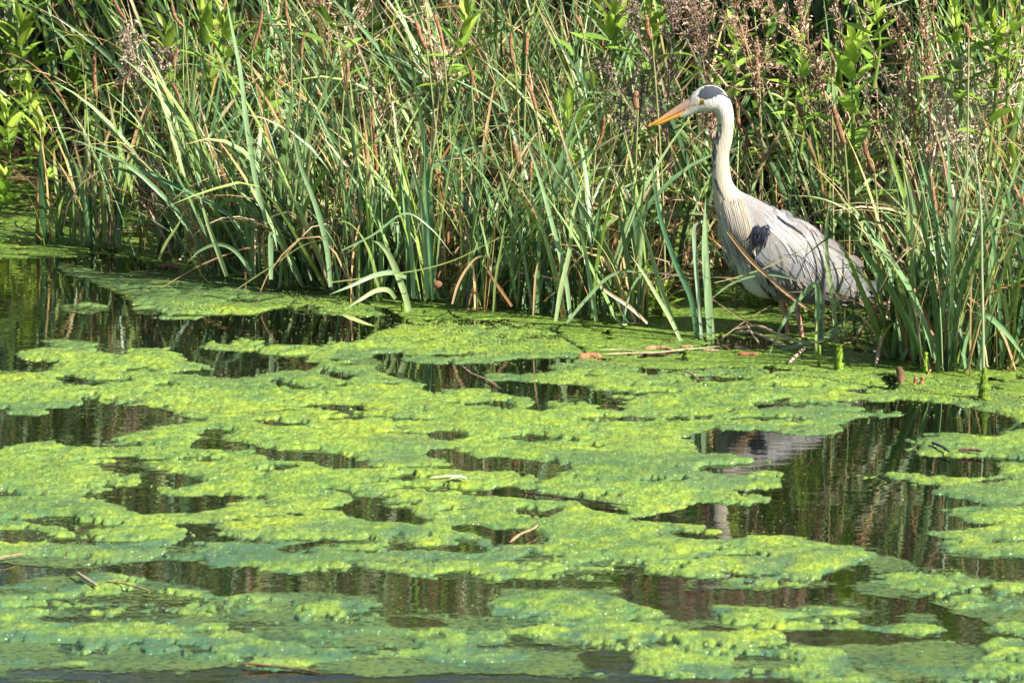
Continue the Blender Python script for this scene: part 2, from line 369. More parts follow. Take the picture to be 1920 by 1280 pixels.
# ------------------------------------------------------------------ floating weed, traced on the water plane
WATER = [
 [(-60,487),(105,489),(115,500),(150,512),(170,525),(250,508),(300,507),(330,516),(460,528),(400,538),(357,545),(302,547),(240,560),(245,580),(265,590),(300,599),(350,600),(390,591),(475,591),(512,580),(530,576),(590,575),(587,585),(640,590),(695,595),(735,595),(755,602),(735,615),(695,627),(685,637),(642,640),(612,642),(607,649),(550,647),(512,640),(480,635),(462,634),(425,644),(390,642),(360,649),(300,652),(265,655),(237,650),(200,652),(175,642),(162,639),(107,636),(78,640),(85,646),(120,652),(105,656),(88,651),(40,657),(30,666),(50,677),(97,681),(93,690),(100,695),(85,699),(70,701),(35,696),(0,697),(-60,700)],
 [(287,655),(400,657),(475,662),(540,668),(575,676),(600,680),(592,690),(572,696),(512,699),(480,702),(475,706),(440,712),(405,710),(375,705),(332,704),(307,701),(337,694),(400,696),(412,690),(360,676),(335,672),(350,665),(315,660)],
 [(690,664),(737,662),(790,666),(745,674),(775,680),(840,684),(880,682),(930,686),(960,672),(1082,670),(1082,680),(1020,684),(1042,698),(1010,702),(960,701),(905,700),(905,710),(960,714),(1005,717),(1075,722),(1145,732),(1210,737),(1222,742),(1200,746),(1185,740),(1150,740),(1140,747),(1167,755),(1195,757),(1172,765),(1167,771),(1125,771),(1110,767),(1120,760),(1080,755),(1040,751),(1012,755),(1027,765),(1020,774),(990,771),(992,765),(1005,750),(992,742),(960,741),(920,735),(902,727),(840,730),(817,735),(785,732),(775,726),(812,720),(760,712),(722,705),(717,697),(692,687)],
 [(495,713),(525,713),(540,721),(590,727),(580,732),(545,730),(522,722)],
 [(590,690),(620,698),(662,704),(655,717),(630,709),(605,700)],
 [(703,752),(715,746),(735,749),(738,757),(715,756)],
 [(820,756),(902,753),(930,749),(967,756),(955,766),(925,762),(902,759)],
 [(470,784),(520,790),(590,795),(570,801),(520,800),(480,795)],
 [(720,789),(754,791),(748,798)],
 [(745,805),(770,811),(812,810),(840,806),(870,811),(882,821),(860,826),(847,831),(812,823),(810,817),(765,817)],
 [(117,698),(140,699),(165,713),(200,723),(162,725),(107,717),(122,710)],
 [(80,731),(112,724),(102,732)], [(215,688),(300,698),(302,702),(215,693)], [(205,709),(240,713),(210,716)],
 [(-60,762),(0,765),(10,777),(50,781),(75,780),(100,775),(87,767),(115,764),(152,762),(170,752),(187,751),(200,759),(260,759),(320,767),(335,780),(360,782),(395,790),(355,793),(310,799),(275,800),(295,807),(250,812),(225,816),(210,825),(175,834),(150,832),(155,826),(125,815),(105,819),(100,827),(62,831),(10,835),(0,842),(-60,845)],
 [(357,812),(390,804),(420,804),(440,811),(412,814),(420,822),(440,828),(480,835),(567,849),(652,854),(675,863),(722,864),(705,876),(670,880),(630,881),(620,880),(605,870),(575,866),(512,867),(490,849),(480,845),(410,843),(355,842),(360,825),(382,820)],
 [(188,875),(235,875),(300,880),(325,886),(367,893),(388,905),(350,913),(312,913),(270,903),(265,895),(290,886),(247,888),(190,883)],
 [(158,926),(207,920),(237,911),(270,911),(300,920),(307,931),(360,929),(410,930),(480,930),(495,921),(509,930),(480,935),(412,944),(445,948),(375,961),(300,963),(265,966),(225,948),(185,941),(197,935),(175,932)],
 [(317,979),(400,983),(412,990),(395,1000),(425,1005),(445,1010),(480,1005),(502,999),(498,1013),(470,1018),(405,1018),(360,1016),(337,1031),(323,1018),(360,1007),(370,1002),(340,993)],
 [(-30,925),(15,922),(37,930),(-30,934)], [(18,995),(50,989),(70,992),(60,998)], [(123,982),(142,982),(135,989)],
 [(588,917),(610,914),(655,916),(662,929),(700,934),(752,928),(722,940),(752,951),(762,940),(794,939),(764,957),(789,970),(817,972),(780,985),(767,981),(725,980),(692,980),(655,968),(618,954),(640,945),(670,937),(655,930),(622,922)],
 [(780,854),(822,840),(855,846),(890,856),(905,861),(925,854),(960,858),(1010,863),(1074,875),(1067,885),(1035,888),(1037,900),(1010,898),(997,888),(960,882),(890,881),(875,886),(852,873),(850,867),(810,856)],
 [(828,914),(880,919),(925,917),(950,909),(980,916),(1030,924),(1078,932),(1060,940),(960,934),(880,931)],
 [(1072,931),(1150,944),(1180,958),(1220,962),(1172,966),(1108,957)],
 [(837,975),(860,979),(905,984),(917,992),(992,991),(1022,997),(1015,1027),(975,1021),(937,1023),(892,1002),(850,996)],
 [(498,1030),(570,1017),(622,1007),(655,1014),(692,1022),(640,1023),(605,1022),(575,1030),(627,1036),(555,1041)],
 [(732,1004),(757,1006),(755,1017),(800,1026),(870,1024),(932,1035),(892,1040),(840,1035),(780,1032),(733,1028)],
 [(980,814),(1050,817),(1000,829)], [(1085,815),(1110,805),(1129,807),(1110,814)], [(1280,704),(1325,705),(1368,717),(1335,718)],
 [(1122,721),(1247,722),(1185,727)], [(1403,752),(1422,764),(1442,762),(1427,773)],
 [(1267,820),(1290,814),(1335,809),(1440,808),(1482,816),(1540,817),(1587,810),(1580,797),(1595,787),(1615,781),(1652,782),(1702,780),(1700,774),(1647,762),(1690,752),(1777,755),(1815,765),(1865,775),(1920,790),(1980,795),(1980,800),(1880,807),(1875,820),(1840,818),(1790,812),(1727,812),(1692,825),(1715,837),(1745,838),(1702,851),(1725,856),(1777,857),(1872,862),(1870,890),(1852,897),(1790,895),(1727,887),(1657,887),(1655,897),(1690,900),(1765,912),(1737,922),(1765,930),(1877,946),(1980,932),(1980,950),(1810,949),(1785,954),(1752,952),(1695,949),(1700,954),(1765,960),(1797,970),(1815,980),(1870,981),(1865,986),(1815,996),(1735,996),(1730,1002),(1800,1012),(1745,1019),(1760,1035),(1850,1050),(1980,1042),(1980,1097),(1912,1090),(1825,1085),(1815,1075),(1777,1066),(1715,1067),(1630,1077),(1600,1062),(1647,1040),(1645,1030),(1627,1024),(1565,1022),(1497,1007),(1440,1000),(1335,985),(1222,979),(1175,975),(1217,965),(1260,957),(1290,950),(1285,942),(1320,940),(1385,950),(1447,945),(1450,930),(1375,924),(1378,919),(1435,915),(1470,915),(1480,890),(1450,878),(1477,870),(1465,865),(1435,860),(1385,854),(1350,849),(1310,850),(1310,837),(1280,822)],
 [(-60,1060),(40,1055),(75,1062),(150,1062),(225,1060),(245,1052),(312,1050),(375,1052),(390,1060),(480,1062),(530,1075),(605,1077),(662,1072),(655,1057),(687,1070),(750,1077),(805,1085),(855,1092),(942,1094),(960,1085),(1022,1087),(1097,1090),(1150,1092),(1160,1085),(1190,1080),(1285,1080),(1335,1085),(1365,1095),(1372,1102),(1422,1107),(1465,1103),(1552,1102),(1557,1095),(1550,1085),(1560,1070),(1602,1060),(1630,1077),(1615,1092),(1645,1105),(1660,1117),(1740,1120),(1747,1130),(1785,1145),(1812,1147),(1855,1170),(1840,1177),(1870,1195),(1830,1212),(1770,1190),(1762,1157),(1702,1157),(1690,1167),(1657,1170),(1615,1165),(1605,1152),(1630,1150),(1590,1140),(1515,1135),(1490,1143),(1440,1141),(1385,1137),(1350,1132),(1322,1135),(1335,1150),(1345,1160),(1350,1170),(1375,1190),(1345,1187),(1272,1177),(1277,1172),(1255,1157),(1252,1145),(1195,1135),(1160,1120),(1120,1110),(1035,1107),(960,1107),(940,1110),(910,1122),(917,1152),(870,1153),(850,1146),(780,1140),(730,1145),(717,1132),(675,1120),(600,1110),(480,1110),(410,1120),(370,1100),(320,1095),(262,1082),(217,1075),(175,1075),(130,1080),(50,1085),(30,1100),(-60,1102)],
 [(1455,1180),(1600,1179),(1702,1191),(1762,1196),(1722,1212),(1600,1209),(1551,1213),(1533,1214),(1491,1204)],
 [(-60,1246),(60,1250),(250,1246),(430,1248),(520,1258),(640,1262),(760,1268),(900,1264),(960,1262),(1040,1270),(1185,1262),(1250,1272),(1400,1270),(1500,1275),(1500,1330),(-60,1330)],
 [(1085,1222),(1180,1218),(1187,1240),(1175,1262),(1100,1262)], [(955,1190),(990,1193),(1000,1208),(1060,1212),(1080,1230),(1000,1222),(960,1212)],
 [(60,1156),(110,1151),(202,1160),(180,1168),(90,1168)], [(725,1159),(760,1157),(842,1166),(835,1176),(760,1179),(730,1171)],
 [(1242,999),(1300,999),(1385,1009),(1392,1015),(1290,1013)], [(1310,1031),(1347,1030),(1330,1038)],
 [(968,951),(1007,960),(1050,950),(1057,960),(1017,971),(977,966)],
 [(1475,724),(1529,724),(1500,733)], [(1580,734),(1620,724),(1650,721),(1680,724),(1692,728),(1657,734),(1615,740)],
 [(1525,737),(1547,738),(1567,749),(1615,753),(1695,751),(1695,768),(1600,761),(1560,753)],
 [(1647,706),(1677,705),(1693,714),(1692,727),(1680,726),(1652,716)], [(820,628),(835,626),(845,634),(830,640)], [(862,630),(900,628),(902,634),(870,635)],
]
ISLES = [[(110,573),(160,565),(205,570),(215,580),(170,587),(115,583)], [(1592,892),(1620,886),(1652,893),(1630,899),(1600,897)],
         [(645,1085),(680,1083),(678,1090),(650,1091)], [(1285,1165),(1310,1160),(1340,1166),(1325,1175),(1290,1173)],
         [(1125,1106),(1150,1102),(1162,1108),(1140,1113)], [(1619,980),(1640,978),(1645,984),(1625,986)],
         [(708,945),(735,941),(752,948),(735,954),(712,952)], [(200,1078),(262,1084),(210,1092)]]
MURK = [[(100,498),(200,506),(300,518),(300,532),(200,532),(115,514)],[(170,518),(330,498),(480,522),(625,548),(520,547),(390,541),(300,548),(220,552)],[(280,553),(350,548),(420,541),(380,552)],[(1590,1214),(1700,1210),(1830,1212),(1850,1240),(1800,1262),(1700,1275),(1640,1270),(1600,1240)], [(485,1150),(600,1168),(690,1184),(740,1195),(700,1202),(600,1186),(490,1164)],
        [(330,1163),(375,1168),(392,1195),(355,1200),(332,1182)], [(-60,1196),(40,1200),(110,1215),(130,1240),(60,1250),(-60,1246)], [(130,1238),(300,1226),(420,1240),(430,1250),(200,1250)],
        [(960,1210),(1080,1225),(1100,1262),(1000,1270),(950,1255)], [(1600,1095),(1660,1100),(1690,1110),(1640,1120)], [(1640,1040),(1700,1050),(1720,1066),(1630,1075)],
        [(0,1050),(120,1045),(170,1055),(60,1060)], [(50,1082),(140,1078),(160,1100),(60,1108)], [(620,660),(700,660),(720,690),(640,680)],
        [(1700,1150),(1760,1150),(1760,1170),(1700,1165)], [(560,1250),(700,1236),(960,1240),(1000,1262),(700,1270)], [(1770,1145),(1920,1125),(1920,1170),(1860,1165)],
        [(480,1185),(560,1192),(600,1205),(560,1206),(480,1192)], [(500,1112),(700,1116),(720,1130),(600,1128),(500,1122)]]
DUCK = [(-900,470),(-60,486),(105,488),(210,512),(300,505),(400,520),(480,535),(620,553),(700,575),(760,600),(770,612),(960,600),(1040,620),(1075,645),(1100,668),(1160,686),(1250,690),(1400,688),(1450,693),(1650,700),(1760,710),(1840,722),(1920,742),(2100,760),(3000,800)]
GX0, GY0, GSX, GSY = -1500, 330, 4.0, 2.0
gw, gh = int(5200 / GSX), int(1200 / GSY)
cx = GX0 + (np.arange(gw) + 0.5) * GSX; cy = GY0 + (np.arange(gh) + 0.5) * GSY
PX, PY = np.meshgrid(cx, cy, indexing='ij')
wp = G(PX, PY)
def fill(mask, poly, val):
    p = np.array(poly, float)
    i0 = max(0, int((p[:, 0].min() - GX0) / GSX) - 1); i1 = min(gw, int((p[:, 0].max() - GX0) / GSX) + 2)
    j0 = max(0, int((p[:, 1].min() - GY0) / GSY) - 1); j1 = min(gh, int((p[:, 1].max() - GY0) / GSY) + 2)
    x = PX[i0:i1, j0:j1]; y = PY[i0:i1, j0:j1]
    ins = np.zeros(x.shape, bool)
    for (x1, y1), (x2, y2) in zip(p, np.roll(p, -1, 0)):
        if y1 == y2: continue
        c = ((y1 > y) != (y2 > y)) & (x < (x2 - x1) * (y - y1) / (y2 - y1) + x1)
        ins ^= c
    mask[i0:i1, j0:j1][ins] = val
# outside the photograph the cover simply goes on, broken by wind lanes
lane = fbm(wp[..., 0] * 1.3, wp[..., 1] * 2.6, 31, 4)
outside = (PX < -50) | (PX > 1970) | (PY > 1325)
f = np.where(outside, sstep(0.40, 0.46, lane), 1.0)
wetf = np.where(PY > 1325, 0.5, 0.0)
for q in WATER: fill(f, q, 0.0)
for q in ISLES: fill(f, q, 1.0)
for q in MURK: fill(f, q, 0.62); fill(wetf, q, 1.0)
dl = np.interp(PX, [a for a, b in DUCK], [b for a, b in DUCK])
duck = (PY < dl).astype(float)
f = np.where(duck > 0, 0.0, f)
def blur(a, rx, ry):
    for ax, r in ((0, rx), (1, ry)):
        k = np.exp(-0.5 * (np.arange(-3 * r, 3 * r + 1) / max(r, 0.5)) ** 2); k /= k.sum()
        a = np.apply_along_axis(lambda m: np.convolve(np.pad(m, 3 * r, mode='edge'), k, 'valid'), ax, a)
    return a
hard = f.copy()
f = 0.55 * blur(f, 2, 1) + 0.45 * blur(f, 7, 5)
wide = blur(hard, 9, 5)
wetf = blur(wetf, 4, 3)
duckb = blur(duck, 3, 2)
def samp(a, px, py):
    u = (px - GX0) / GSX - 0.5; v = (py - GY0) / GSY - 0.5
    u = np.clip(u, 0, gw - 1.001); v = np.clip(v, 0, gh - 1.001)
    i = u.astype(int); j = v.astype(int); u = u - i; v = v - j
    return (a[i, j] * (1 - u) + a[i + 1, j] * u) * (1 - v) + (a[i, j + 1] * (1 - u) + a[i + 1, j + 1] * u) * v
# connected mats
lab = np.zeros(hard.shape, int)
solid = blur(hard, 1, 1) > 0.5
from collections import deque
ncomp = 0; sizes = []
for i in range(gw):
    js = np.nonzero(solid[i] & (lab[i] == 0))[0]
    for j in js:
        if lab[i, j]: continue
        ncomp += 1; dq = deque([(i, j)]); lab[i, j] = ncomp; n = 0; sx = sy = 0
        while dq:
            a, b = dq.popleft(); n += 1; sx += a; sy += b
            for a2, b2 in ((a + 1, b), (a - 1, b), (a, b + 1), (a, b - 1)):
                if 0 <= a2 < gw and 0 <= b2 < gh and solid[a2, b2] and lab[a2, b2] == 0:
                    lab[a2, b2] = ncomp; dq.append((a2, b2))
        sizes.append((n, GX0 + sx / n * GSX, GY0 + sy / n * GSY))
for _ in range(6):
    for ax, s in ((0, 1), (0, -1), (1, 1), (1, -1)):
        r = np.roll(lab, s, ax); lab = np.where(lab == 0, r, lab)
# sheet of weed
ax_ = np.arange(-3.2, 1.9, 0.0046); ay_ = np.arange(-4.6, 2.6, 0.0125)
AX, AY = np.meshgrid(ax_, ay_, indexing='ij')
apx, apy = proj(np.stack([AX, AY, AX * 0], -1))
ff = samp(f, apx, apy); ww = samp(wide, apx, apy)
n1 = fbm(AX * 9, AY * 9, 3, 4) - 0.5; n2 = fbm(AX * 42, AY * 26, 9, 4) - 0.5; n3 = fbm(AX * 3.1, AY * 3.1, 12, 3)
brk = sstep(0.50, 0.62, fbm(AX * 4.5 + 7, AY * 8, 33, 4)) * sstep(-2.0, -2.9, AY) * 0.42
n4 = fbm(AX * 120, AY * 55, 14, 3) - 0.5
pock = sstep(0.60, 0.68, fbm(AX * 7 + 3, AY * 13, 37, 4)) * 0.6
ff2 = ff + n1 * 0.7 + n2 * 1.0 + n4 * 0.4 - brk - pock
cut = sstep(0.50, 0.60, ff2); thick = cut * (0.35 + 0.65 * sstep(0.4, 0.95, ff))
lump = fbm(AX * 14, AY * 14, 22, 4); lump2 = fbm(AX * 5, AY * 5, 41, 3); crumb = fbm(AX * 60, AY * 60, 55, 2)
zz = -0.0035 + cut * 0.0048 + thick * 0.003 + thick * sstep(0.3, 1, ww) * ((lump - 0.42) * (0.007 + 0.006 * sstep(-1.6, -3.2, AY)) + (lump2 - 0.4) * 0.010 + (crumb - 0.5) * 0.006) 
wet = np.clip(samp(wetf, apx, apy) * 0.8 + (1 - sstep(0.55, 0.95, ff2)) * 0.55 + sstep(0.56, 0.66, fbm(AX * 2.2, AY * 3.4, 77, 4)) * 0.75 + sstep(0.55, 0.72, fbm(AX * 11, AY * 11, 78, 3)) * 0.35, 0, 1)
wet = np.clip(wet * (0.60 + 0.3 * sstep(-1.0, -3.4, AY)) + 0.06 * sstep(-1.5, -3.5, AY) + (0.10 + 0.6 * sstep(-1.4, -3.2, AY)) * sstep(0.46, 0.30, fbm(AX * 14, AY * 14, 22, 4)), 0, 1)
# holes in the soaked thin places
hole = samp(wetf, apx, apy) * (sstep(0.50, 0.62, fbm(AX * 6, AY * 9, 91, 4)))
zz -= hole * 0.02
e_ = AY - shore(AX)
zz = np.where(e_ > 0.02, -0.05, zz)
hn, wn = AX.shape
i, j = np.meshgrid(np.arange(hn - 1), np.arange(wn - 1), indexing='ij')
Q = np.stack([i * wn + j, (i + 1) * wn + j, (i + 1) * wn + j + 1, i * wn + j + 1], -1).reshape(-1, 4)
zf = zz.ravel()
keep = zf[Q].max(1) > -0.0005
Q = Q[keep]
li = np.clip(((apx - GX0) / GSX).astype(int), 0, gw - 1); lj = np.clip(((apy - GY0) / GSY).astype(int), 0, gh - 1)
ql = lab[li, lj].ravel()[Q[:, 0]]
VA = np.stack([AX, AY, zz], -1).reshape(-1, 3)
def sub(name, F, mat, kind_tags, wetv=wet):
    u, inv = np.unique(F, return_inverse=True)
    o = build(name, VA[u], inv.reshape(F.shape), mat, extra={"wet": wetv.ravel()[u]})
    tag(o, **kind_tags)
    return o
def near_lab(px, py):
    i = int((px - GX0) / GSX); j = int((py - GY0) / GSY)
    v = lab[i, j]
    return v
MATS = [
 (300, 850, "huge pale green algae mat broken by dark cracks, filling the middle of the pond"),
 (150, 578, "small thin olive algae mat alone on the dark water below the left reeds"),
 (1622, 892, "sliver of algae alone on the open water right of the heron's reflection"),
 (660, 1086, "tiny pale algae scrap on the dark strip of water in the foreground"),
 (1310, 1167, "small oval algae mat in the gap between the two foreground mats"),
 (1800, 840, "ragged algae mat with dark twigs on it, right of the heron's reflection"),
 (1550, 1155, "long low algae mat floating below the heron's head reflection"),
 (1800, 1110, "bumpy algae mat sprinkled with white bubbles near the right edge"),
 (600, 1220, "soaked yellow and blue-green algae mat along the bottom edge of the pond"),
 (1850, 970, "bright algae mats reaching in from the right edge of the pond"),
 (590, 650, "algae mat lying between the left reeds and the big green mat"),
 (380, 570, "bright algae mat just below the bent reeds at left"),
]
# thin half drowned film round the mats and over the foreground
film = np.clip(0.75 * sstep(0.02, 0.50, ff + n1 * 0.9 + n2 * 0.6) + 0.75 * samp(wetf, apx, apy) + 0.5 * sstep(-2.0, -3.4, AY) * sstep(0.50, 0.62, fbm(AX * 4.2, AY * 9, 35, 5)) + 0.25 * sstep(0.50, 0.66, fbm(AX * 2.2, AY * 6, 36, 4)) - 0.28, 0, 1)
film = np.where(AY > shore(AX) + 0.1, 0, film)
VF = np.stack([AX, AY, AX * 0 + 0.0012], -1).reshape(-1, 3)
i_, j_ = np.meshgrid(np.arange(hn - 1), np.arange(wn - 1), indexing='ij')
QF = np.stack([i_ * wn + j_, (i_ + 1) * wn + j_, (i_ + 1) * wn + j_ + 1, i_ * wn + j_ + 1], -1).reshape(-1, 4)
QF = QF[film.ravel()[QF].max(1) > 0.001]
uF, iF = np.unique(QF, return_inverse=True)
tag(build("weed_film", VF[uF], iF.reshape(QF.shape), M_FILM, extra={"wet": film.ravel()[uF] - 0.30}), "thin half drowned film of weed on the water between the mats", "algae", kind="stuff")
used = np.zeros(len(Q), bool); seen = {}
for mx_, my_, lb in MATS:
    L_ = near_lab(mx_, my_)
    print("mat", mx_, my_, "comp", L_, sizes[L_ - 1] if L_ else None, seen.get(L_))
    if L_ == 0 or L_ in seen: continue
    seen[L_] = lb
    s = ql == L_
    if s.sum() < 10: continue
    used |= s
    sub("algae_mat", Q[s], M_ALGAE, dict(label=lb, cat="algae mat", group="floating algae mats"))
rest = ~used
print("other comps", sorted([s for k, s in enumerate(sizes) if (k + 1) not in seen], reverse=True)[:14])
if rest.sum():
    sub("algae_scraps", Q[rest], M_ALGAE, dict(label="loose scraps of green algae drifting between the mats", cat="algae", kind="stuff"))
# duckweed carpet along the shore
dz = samp(duckb, apx, apy) + (fbm(AX * 10, AY * 6, 63, 4) - 0.5) * 0.9 + (fbm(AX * 55, AY * 30, 64, 2) - 0.5) * 0.45
gap = sstep(0.56, 0.64, fbm(AX * 2.6 + 3, AY * 5, 66, 4)) * sstep(-0.1, -0.45, e_) * 0.7
dz = dz - gap - 0.34 * sstep(0.54, 0.70, fbm(AX * 24, AY * 30, 67, 3)) * sstep(0.3, -0.1, e_)
dzz = np.where(dz > 0.52, 0.0022 + (crumb - 0.5) * 0.002 + (dz > 0.7) * 0.0, -0.004)
VA[:, 2] = dzz.ravel()
Q2 = np.stack([i * wn + j, (i + 1) * wn + j, (i + 1) * wn + j + 1, i * wn + j + 1], -1).reshape(-1, 4)
k2 = (dzz.ravel()[Q2].max(1) > 0) & ((AY.ravel()[Q2[:, 0]] - shore(AX.ravel()[Q2[:, 0]])) < 0.6)
sub("duckweed", Q2[k2], M_DUCK, dict(label="fine yellow green duckweed carpet along the shore under the reeds", cat="duckweed", kind="stuff"), wetv=wet * 0.25)
# loose duckweed fronds round the edge of the carpet and scattered over the mats
N = 60000
dx = rng.uniform(-3.0, 1.2, N); dy = shore(dx) - np.abs(rng.normal(0, 0.5, N)) + 0.05 
k = rng.random(N) < 0.25; dy[k] = rng.uniform(-4, 1, k.sum())
ppx, ppy = proj(np.stack([dx, dy, dx * 0], -1))
cl = fbm(dx * 4, dy * 4, 70, 3) + 0.1 * (dy > shore(dx) - 0.7); fa = samp(f, ppx, ppy)
ok = (cl > 0.5) & (dy < shore(dx) + 0.1) & ((fa > 0.8) | (rng.random(N) < 0.12))
dx, dy, fa = dx[ok], dy[ok], fa[ok]
N = len(dx); th = rng.uniform(0, 6.28, N); r = rng.uniform(0.0012, 0.0028, N)
zb = np.where(fa > 0.55, 0.009, 0.003)
ang = th[:, None] + np.arange(6) * math.pi / 3
V = np.stack([dx[:, None] + r[:, None] * np.cos(ang), dy[:, None] + r[:, None] * np.sin(ang) * 1.3, zb[:, None] + r[:, None] * 0.25 * np.cos(ang * 2)], -1).reshape(-1, 3)
b0 = np.arange(N)[:, None] * 6
F = np.concatenate([b0 + np.array([[0, 1, 2, 3]]), b0 + np.array([[0, 3, 4, 5]])])
Cc = np.repeat(np.array([[0.30, 0.42, 0.09]]) * rng.uniform(0.6, 1.3, (N, 1)), 6, 0)
o = build("duckweed_fronds", V, F, M_LEAF, Cc)
tag(o, "loose pale duckweed fronds scattered over water and mats", "duckweed", kind="stuff")
# ------------------------------------------------------------------ grey heron
HS = 1 / 780.0
def hp(px, py, dy=0.0):
    q = P(px, py, 0.0)
    return np.array([q[0], dy, q[2]])
def loft(rings, k=28):
    """rings: (px, py, half height px, half depth px[, y offset px]) -> closed skin around a path in the bird's own plane"""
    r = np.array([list(q) + [0] * (5 - len(q)) for q in rings], float)
    c = np.array([hp(a, b) for a, b in r[:, :2]]); c[:, 1] = r[:, 4] * HS
    T = np.gradient(c, axis=0); T[:, 1] = 0; T /= np.linalg.norm(T, axis=1)[:, None]
    Nn = np.stack([-T[:, 2], T[:, 0] * 0, T[:, 0]], -1)
    th = np.linspace(0, 2 * math.pi, k, endpoint=False)
    V = c[:, None] + Nn[:, None] * (r[:, 2] * HS)[:, None, None] * np.cos(th)[None, :, None] + np.array([0, 1.0, 0]) * (r[:, 3] * HS)[:, None, None] * np.sin(th)[None, :, None]
    n = len(c)
    F = []
    for i in range(n - 1):
        for j in range(k):
            F.append((i * k + j, i * k + (j + 1) % k, (i + 1) * k + (j + 1) % k, (i + 1) * k + j))
    F.append(tuple(range(k))[::-1]); F.append(tuple((n - 1) * k + j for j in range(k)))
    return V.reshape(-1, 3), F
def dense(rings, n):
    r = np.array([list(q) + [0] * (5 - len(q)) for q in rings], float)
    return smooth_path(r, n)
parts = [
 # skull and face
 dense([(1270, 220.5, 2.6, 2.6), (1279, 215.5, 6, 5), (1289, 208.5, 10.2, 7.5), (1300, 199, 16, 11.5), (1312, 190.5, 21.8, 15.5), (1328, 185, 25.5, 18), (1343, 186, 23, 17), (1356, 192, 15, 12), (1362, 196, 8, 7)], 22),
 # neck into body
 dense([(1336, 187, 16, 13), (1347, 190, 19, 14), (1355, 200, 18, 14), (1360, 216, 16, 13.5), (1360.5, 236, 15.5, 13), (1357, 260, 16.8, 13), (1351.5, 284, 16.5, 13.5), (1350.5, 304, 16.8, 14), (1352, 326, 18, 15), (1354, 344, 19.5, 16),
        (1360, 362, 24, 19), (1369, 380, 33, 24), (1384, 400, 44, 34), (1408, 428, 57, 50), (1444, 466, 74, 64), (1487, 491, 78, 68), (1532, 513, 62, 56), (1572, 529, 46, 40), (1600, 543, 29, 24), (1622, 549, 14, 11), (1640, 552, 6, 5)], 70),
 # belly tuft
 dense([(1392, 478, 12, 14), (1404, 506, 22, 26), (1418, 527, 24, 32), (1440, 540, 20, 34), (1470, 545, 12, 26)], 16),
 # thighs
 dense([(1455, 505, 28, 18, 26), (1458, 530, 20, 15, 24), (1462, 552, 11, 9, 22), (1467, 570, 6.5, 6, 20), (1469, 580, 5, 5, 19)], 12),
 dense([(1482, 515, 30, 20, -26), (1484, 535, 20, 15, -24), (1488, 556, 11, 9, -22), (1492, 572, 7, 6, -20), (1494, 584, 5, 5, -19)], 12),
]
VV, FF_, off = [], [], 0
for rg in parts:
    v, fq = loft(rg)
    VV.append(v); FF_ += [tuple(a + off for a in q) for q in fq]; off += len(v)
me = bpy.data.meshes.new("tmp"); me.from_pydata(np.concatenate(VV).tolist(), [], FF_)
tmp = bpy.data.objects.new("tmp", me); COL.objects.link(tmp)
md = tmp.modifiers.new("r", 'REMESH'); md.mode = 'VOXEL'; md.voxel_size = 0.0023
ms = tmp.modifiers.new("s", 'SMOOTH'); ms.factor = 0.6; ms.iterations = 14
dg = bpy.context.evaluated_depsgraph_get()
ev = tmp.evaluated_get(dg).to_mesh()
nv = len(ev.vertices); bv = np.empty(nv * 3, np.float32); ev.vertices.foreach_get("co", bv); bv = bv.reshape(-1, 3).astype(float)
bf = [tuple(p.vertices) for p in ev.polygons]
bpy.data.objects.remove(tmp)
hpx, hpy = proj(bv * np.array([1, 0, 1]))      # side-view coordinates
def inpoly(x, y, poly):
    p = np.array(poly, float); ins = np.zeros(x.shape, bool)
    for (x1, y1), (x2, y2) in zip(p, np.roll(p, -1, 0)):
        if y1 == y2: continue
        ins ^= ((y1 > y) != (y2 > y)) & (x < (x2 - x1) * (y - y1) / (y2 - y1) + x1)
    return ins
def dseg(x, y, pts):
    d = np.full(x.shape, 1e9)
    for (x1, y1), (x2, y2) in zip(pts[:-1], pts[1:]):
        L2 = (x2 - x1) ** 2 + (y2 - y1) ** 2
        t = np.clip(((x - x1) * (x2 - x1) + (y - y1) * (y2 - y1)) / L2, 0, 1)
        d = np.minimum(d, np.hypot(x - x1 - t * (x2 - x1), y - y1 - t * (y2 - y1)))
    return d
C_CREAM = np.array([0.46, 0.41, 0.34]); C_WHITE = np.array([0.53, 0.535, 0.53]); C_GREY = np.array([0.25, 0.25, 0.26]); C_BLACK = np.array([0.018, 0.021, 0.032]); C_SLATE = np.array([0.055, 0.066, 0.085])
C_WARM = np.array([0.30, 0.26, 0.235])
j1 = (fbm(hpx / 3, hpy / 3, 5, 2) - 0.5) * 6; j2 = (fbm(hpx / 9, hpy / 9, 6, 3) - 0.5)
x_, y_ = hpx + j1 * 0.6, hpy + j1 * 0.6
col = np.tile(C_CREAM, (nv, 1))
def mixc(m, c):
    global col
    m = np.asarray(m, float)[:, None]; col = col * (1 - m) + c * m
headm = sstep(235, 205, hpy) * (hpx < 1400)
mixc(headm * 0.9, C_WHITE)
mixc(sstep(330, 410, hpy) * 0.35, C_WARM * 1.25)
# grey mantle and wings
edge = np.interp(hpy, [360, 372, 395, 430, 470, 520, 560, 600], [1385, 1388, 1402, 1412, 1412, 1440, 1458, 1700])
mixc(sstep(-6, 10, hpx + j1 * 1.5 - edge) * (hpy > 355), C_GREY)
mixc(sstep(545, 560, hpy) * sstep(1500, 1480, hpx), C_CREAM * 0.95)
# breast and belly white
mixc(sstep(430, 470, hpy) * sstep(8, -6, hpx - np.interp(hpy, [430, 560], [1385, 1432])), C_WHITE)
# crown stripe on both sides, white forehead and centre
mixc(inpoly(x_, y_, [(1306, 179), (1311, 169), (1322, 161.5), (1336, 160), (1348, 164), (1358, 173), (1345, 178), (1334, 183), (1325, 185), (1313, 183)]) * sstep(0.0035, 0.006, np.abs(bv[:, 1])), C_SLATE)
